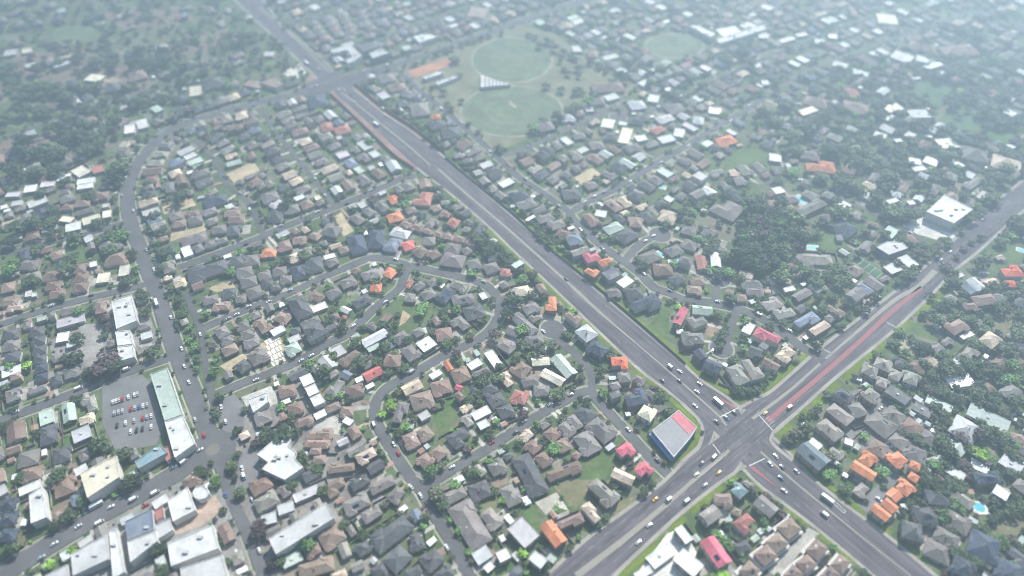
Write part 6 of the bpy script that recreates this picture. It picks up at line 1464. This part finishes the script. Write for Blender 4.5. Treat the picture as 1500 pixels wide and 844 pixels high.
for n, t in enumerate(single):
    rr = random.Random(n)
    root = tag(link("tree", None, None, (t["x"], t["y"], t["h"] * .62), rr.uniform(0, 6.28)), t["label"], "tree", t["grp"])
    v = rr.randrange(NV)
    c = link("crown", crown_me[(t["k"], v)], root); c.scale = (t["r"] * 1.12, t["r"] * 1.12, t["h"] * .52)
    k = link("trunk", trunk_me, root); k.scale = (t["r"] * .5, t["r"] * .5, t["h"] * .62)

V, Fc, Cc = [], [], []
for t in TREES:                                                # everything farther or smaller, as one mass per leaf colour
    pass
by = {}
for t in TREES:
    if id(t) not in ts: by.setdefault(t["k"], []).append(t)
first = None
for key, lst in sorted(by.items()):
    vs, cs, nf = [], [], 0
    for n, t in enumerate(lst):
        big = t["r"] > 3.6
        src = (crown_mb if t["size"] > .9e-4 else small_mb if t["r"] > 1.4 else tiny_mb)[(key, n % NV)]
        a = R.uniform(0, 6.28); ca, sa = math.cos(a), math.sin(a)
        p = np.array(src.v, np.float32) * (t["r"] * 1.12, t["r"] * 1.12, t["h"] * .52)
        q = np.empty_like(p); q[:, 0] = p[:, 0] * ca - p[:, 1] * sa + t["x"]; q[:, 1] = p[:, 0] * sa + p[:, 1] * ca + t["y"]; q[:, 2] = p[:, 2] + t["h"] * .58
        if src is not crown_mb[(key, n % NV)]:
            c4 = q.reshape(-1, 4, 3); m_ = c4.mean(axis=1, keepdims=True); q = (m_ + (c4 - m_) * (1.5 if t["r"] > 1.4 else 2.2)).reshape(-1, 3)
        vs.append(q); cc = np.array(src.c, np.float32) * R.uniform(.65, 1.5)
        cs.append(np.repeat(np.c_[cc, np.ones(len(cc))], 4, axis=0)); nf += len(src.f)
    vv = np.vstack(vs).astype(np.float32)
    me = bpy.data.meshes.new("foliage")
    me.vertices.add(len(vv)); me.vertices.foreach_set("co", vv.ravel())
    me.loops.add(nf * 4); me.loops.foreach_set("vertex_index", np.arange(nf * 4, dtype=np.int32))
    me.polygons.add(nf); me.polygons.foreach_set("loop_start", np.arange(0, nf * 4, 4, dtype=np.int32))
    me.update()
    ca_ = me.color_attributes.new("Col", "FLOAT_COLOR", "CORNER"); ca_.data.foreach_set("color", np.vstack(cs).astype(np.float32).ravel())
    me.materials.append(M_LEAF[key])
    if first is None:
        first = link("treeline", me); tag(first, "mass of small and distant trees among the houses", "trees", kind="stuff")
    else:
        tag(link({"n": "green", "g": "bright", "L": "lime", "y": "olive", "p": "bronze", "d": "dark"}[key] + "_foliage", me, first), kind="stuff")

# ------------------------------------------------------------------ vehicles
CARC = {"w": ("white", (.75, .75, .75)), "l": ("silver", (.45, .46, .47)), "d": ("dark", (.03, .032, .036)), "b": ("blue", (.07, .15, .33)), "r": ("red", (.45, .03, .03)), "y": ("yellow", (.75, .45, .02)), "t": ("pale-blue", (.38, .47, .55))}
def loft(m, prof, col):
    """sections (x, half width, z0, z1) joined along x"""
    pts = []
    for x, w, z0, z1 in prof: pts += [(x, -w, z0), (x, w, z0), (x, w * .93, z1), (x, -w * .93, z1)]
    fc = []
    for i in range(len(prof) - 1):
        a, b = i * 4, i * 4 + 4
        for k in range(4): fc.append((a + k, a + (k + 1) % 4, b + (k + 1) % 4, b + k))
    fc.append((3, 2, 1, 0)); e = len(prof) * 4 - 4; fc.append((e, e + 1, e + 2, e + 3))
    m.faces(pts, [f[::-1] for f in fc], col)
def car_meshes(kind, col):
    b, g_ = MB(), MB()
    if kind == "c":
        loft(b, [(-2.25, .78, .35, .8), (-2.1, .86, .28, .95), (-1.2, .88, .25, 1.0), (1.0, .88, .25, .98), (1.9, .85, .27, .85), (2.2, .74, .35, .7)], col)
        loft(g_, [(-1.75, .72, .97, 1.0), (-1.15, .74, .97, 1.38), (.25, .74, .97, 1.4), (1.05, .70, .97, 1.0)], (0, 0, 0))
        loft(b, [(-1.15, .68, 1.36, 1.45), (-.9, .7, 1.36, 1.49), (0, .7, 1.36, 1.5), (.3, .66, 1.36, 1.44)], col)
        wx, wy, wr = (-1.35, 1.4), .8, .33
    elif kind == "v":
        loft(b, [(-2.6, .92, .35, 2.15), (-2.5, .95, .3, 2.3), (1.2, .95, .3, 2.3), (1.8, .93, .3, 1.9), (2.5, .9, .35, 1.1), (2.65, .85, .4, .9)], col)
        loft(g_, [(1.3, .90, 1.25, 2.18), (1.86, .90, 1.25, 1.95), (2.42, .88, 1.15, 1.2)], (0, 0, 0))
        wx, wy, wr = (-1.6, 1.6), .86, .38
    else:
        loft(b, [(-4.3, 1.15, .4, 2.7), (-4.2, 1.2, .35, 2.85), (4.0, 1.2, .35, 2.85), (4.3, 1.15, .4, 2.5)], col)
        m2 = [(-5.3, 1.262, 1.4, 2.3), (5.2, 1.262, 1.4, 2.3)]
        pts = []
        for s in (-1, 1): g_.box(-3.9, 3.8, s * 1.17 - .05, s * 1.17 + .05, 1.4, 2.3, (0, 0, 0))
        g_.box(4.2, 4.34, -1.0, 1.0, 1.3, 2.4, (0, 0, 0))
        wx, wy, wr = (-2.5, 2.8), 1.06, .48
    return b, g_, wx, wy, wr
def wheel_mesh(r):
    m = MB(); n = 10
    pts = [(r * math.cos(2 * math.pi * i / n), y, r * math.sin(2 * math.pi * i / n)) for y in (-.11, .11) for i in range(n)]
    m.faces(pts, [(i, n + i, n + (i + 1) % n, (i + 1) % n) for i in range(n)] + [tuple(range(n)), tuple(range(2 * n - 1, n - 1, -1))], (.02, .02, .02))
    return m.mesh("wheel", M_TYRE)
VM = {}
def vehicle(x, y, a, kind, ck, label, grp):
    if (kind, ck) not in VM:
        b, g_, wx, wy, wr = car_meshes(kind, CARC[ck][1])
        VM[(kind, ck)] = (b.mesh("body", M_CAR), g_.mesh("window", M_GLASS), wheel_mesh(wr), wx, wy, wr)
    bm, gm, wm_, wx, wy, wr = VM[(kind, ck)]
    root = tag(link({"c": "car", "v": "van", "b": "bus"}[kind], None, None, (x, y, .29), a), label, {"c": "car", "v": "van", "b": "bus"}[kind], grp)
    link("body", bm, root); link("window", gm, root)
    for px_ in wx:
        for s in (-1, 1): link("wheel", wm_, root, (px_, s * wy, wr))
CARS = []
def car_line(tile, it):
    u, v = tpx(tile, [(float(it[0]), float(it[1]))])[0]
    CARS.append((*at(u, v, .8), it[2][1] if len(it[2]) > 1 else "c", it[2][0], None))
parse("""@1000 562 5.984
125 70 w;310 165 wb;110 195 w;385 300 b;455 255 d;300 335 d;260 370 t;725 258 y;785 250 l;940 205 wv;165 700 d;280 640 wv;120 795 w;318 780 y;815 635 w;770 705 w;740 755 wb;870 730 d;860 825 b;1000 770 l;150 0 w
@1000 703 5.984
890 95 w;1265 170 wb;1240 300 wv;1215 335 wv;195 45 l;30 190 wv
@750 703 5.984
1370 175 wv;1255 170 y;1205 395 w;1110 545 w
@750 421 5.984
1390 700 wv;1470 735 w;1470 820 d;1320 815 d;275 385 w
@750 280 5.984
475 770 d;1240 390 w;1170 435 w;720 45 w;640 95 w
@500 562 5.984
460 530 w;485 575 l;500 610 r;970 730 w;990 595 d
@500 703 5.984
610 60 w;580 15 w;925 590 w
@750 562 5.984
335 180 w;30 430 d
@375 0 3.75
355 310 w;610 550 w;540 560 w;345 380 w;660 685 wb;700 600 wv;455 492 w;470 486 d;485 495 w;496 484 l;210 540 w;590 390 w;720 360 wv;665 540 w;520 520 d;330 470 w;280 350 wb;440 378 r;740 355 w;712 632 w;820 360 d;300 480 w
@250 421 5.984
580 235 w;860 125 w;685 165 w;1145 640 w;120 690 w;160 830 w
@250 280 5.984
780 175 d;840 250 d
@0 619 3.75
1100 150 w;1010 215 wv;955 245 w;735 420 wv;530 455 wb;430 570 w;1120 70 r;1330 250 w;1340 295 wv;1385 420 w;560 480 l;610 462 w;300 665 w;335 630 l;1260 570 r;1275 640 w;1300 715 w;640 455 d;800 455 r
@0 421 5.984
1375 140 wb;1320 155 wv
@0 420 3.75
1010 430 w;1035 515 w;1215 660 w;1240 740 w;1100 790 w
@250 562 5.984
440 215 w;450 260 l;490 330 w;250 420 w;265 580 w;630 740 wv;640 810 w;730 540 l
@1250 280 5.984
1130 250 w;850 530 w;770 600 w;1240 170 r
@1000 421 5.984
940 380 w;965 388 w;262 555 w
@1250 562 5.984
240 215 w;345 540 w;370 560 w;395 578 w;300 635 w
@1250 703 5.984
225 170 w;235 185 d""", car_line)
lotp = [(x, y) for y in (0, 1, 2, 3) for x in range(9)]
for row, (sx, sy, ex, ey) in enumerate(((166, 590, 202, 578), (168, 606, 216, 594), (172, 624, 222, 610), (188, 634, 222, 626))):
    for i in range(9):
        if R.random() < .78:
            f = i / 8
            x, y = at(sx + (ex - sx) * f, sy + (ey - sy) * f)
            t = np.array(at(ex, ey)) - np.array(at(sx, sy)); 
            CARS.append((x, y, "c", R.choice("wwwlllddtdbwlr"), (math.atan2(t[1], t[0]) + math.pi / 2, "lot", row)))
for s in STREETS[:26]:                                         # parked along the kerbs
    P = sm[s[0]]; nn = normals(P); acc = 0
    for i in range(3, len(P) - 3):
        acc += 4
        if acc > 26 and R.random() < .3:
            acc = 0; sg = R.choice((-1, 1)); q = P[i] + nn[i] * sg * (s[3] / 2 - 1.25)
            if not shown(q[0], q[1], 0, 0): continue
            if any(math.dist(q, c[:2]) < 7 for c in CARS): continue
            t = P[i + 1] - P[i - 1]
            CARS.append((q[0], q[1], R.choice("cccccv"), R.choice("wwwwlllddbrt"), (math.atan2(t[1], t[0]) + (math.pi if R.random() < .5 else 0), "park", 0)))
lab = {}
placed = []
for c in CARS:
    x, y, kind, ck, info = c
    st, start, side, along, d = where(x, y)
    if kind == "v" and ck not in "wldt": kind = "c"
    if info: a = info[0]
    else:
        i, ds = nearest_street(x, y); k = int(((MP[:, 0] - x) ** 2 + (MP[:, 1] - y) ** 2).argmin())
        t = MT[k] if math.dist(MP[k], (x, y)) - 9 < ds else ST_T[i]
        a = math.atan2(t[1], t[0]) + (math.pi if R.random() < .5 else 0)
    if any(math.dist((x, y), p) < (6.5 if not (info and info[1] == "lot") else 2.1) for p in placed): continue
    placed.append((x, y))
    cat = {"c": "car", "v": "van", "b": "bus"}[kind]
    key = (CARC[ck][0], cat, ("car park beside the long pale-green warehouse", "the street corner", "") if info and info[1] == "lot" else (st, start, side))
    if info and info[1] == "lot": along = info[2] * 100 + x * .1
    lab.setdefault(key, []).append((along, x, y, a, kind, ck))
for (cw, cat, (st, start, side)), lst in lab.items():
    lst.sort()
    for n, (al, x, y, a, kind, ck) in enumerate(lst):
        if side: l = f"{cw} {cat} on {st}'s {side}" if len(lst) == 1 else f"{cw} {cat} on {st}'s {side}, {ordinal(n)} such from the {start} end"
        else: l = f"{ordinal(n)} {cw} {cat} row by row in the {st}"
        vehicle(x, y, a, kind, ck, l, {"c": "cars", "v": "vans", "b": "buses"}[kind])

# traffic lights on the islands and corners of the big crossing
for u, v, wd in ((1045, 645, "on the left traffic island"), (1028, 616, "beside the corner shop verge"), (1112, 607, "at the right cross road's median"), (1117, 664, "at the lower highway's median"), (1086, 603, "on the upper traffic island"), (1062, 663, "at the lower cross road's median"), (1132, 640, "on the kerb by the right verge"), (1088, 684, "on the lower traffic island")):
    x, y = at(u, v)
    root = tag(link("traffic_light", None, None, (x, y, .3), R.uniform(0, 6)), f"thin traffic light {wd} of the big crossing", "traffic light", "traffic lights at the big crossing")
    m = MB(); m.prism(disc((0, 0), .09, 8), 0, 4.6, (.2, .2, .2)); m.build("pole", M_METAL, root)
    m = MB(); m.box(-.2, .2, .1, .38, 3.6, 4.7, (.02, .02, .02)); m.build("signal_head", M_TYRE, root)

# ------------------------------------------------------------------ air, sky and sun
SUN_EL, SUN_AZ = math.radians(SUN_E), math.radians(SUN_A)       # azimuth from +X towards +Y
hz = MB()
hz.box(-2500, 2500, -700, 3000, -1.0, 446.0, (1, 1, 1))
m = bpy.data.materials.new("haze"); m.use_nodes = True
nt = m.node_tree; nt.nodes.clear()
out = nt.nodes.new("ShaderNodeOutputMaterial"); pv = nt.nodes.new("ShaderNodeVolumePrincipled")
pv.inputs["Color"].default_value = HAZE_COL; pv.inputs["Density"].default_value = HAZE_D; pv.inputs["Anisotropy"].default_value = HAZE_G
nt.links.new(pv.outputs[0], out.inputs["Volume"])
try: m.cycles.homogeneous_volume = True
except Exception: pass
tag(hz.build("haze", m), kind="stuff")

w = bpy.data.worlds.new("World"); scene.world = w; w.use_nodes = True
bg = w.node_tree.nodes["Background"]
sky = w.node_tree.nodes.new("ShaderNodeTexSky"); sky.sky_type = "NISHITA"; sky.sun_disc = False
sky.sun_elevation = SUN_EL; sky.sun_rotation = math.pi / 2 - SUN_AZ
w.node_tree.links.new(sky.outputs[0], bg.inputs[0]); bg.inputs[1].default_value = SKY_S
sl = bpy.data.lights.new("sun", "SUN"); sl.energy = SUN_S; sl.angle = math.radians(.5); sl.color = (1.0, .955, .88)
so = link("sun", sl)
dv = Vector((math.cos(SUN_EL) * math.cos(SUN_AZ), math.cos(SUN_EL) * math.sin(SUN_AZ), math.sin(SUN_EL)))
so.rotation_euler = dv.to_track_quat("Z", "Y").to_euler()
scene.view_settings.view_transform = "Standard"; scene.view_settings.look = "None"
scene.view_settings.exposure = EXPO; scene.view_settings.gamma = 1.0
scene.cycles.filter_width = 1.1
scene.cycles.volume_bounces = 0
scene.cycles.max_bounces = 5; scene.cycles.diffuse_bounces = 2; scene.cycles.glossy_bounces = 2; scene.cycles.transparent_max_bounces = 4
scene.cycles.use_denoising = True
try: scene.cycles.denoiser = "OPENIMAGEDENOISE"
except Exception: pass
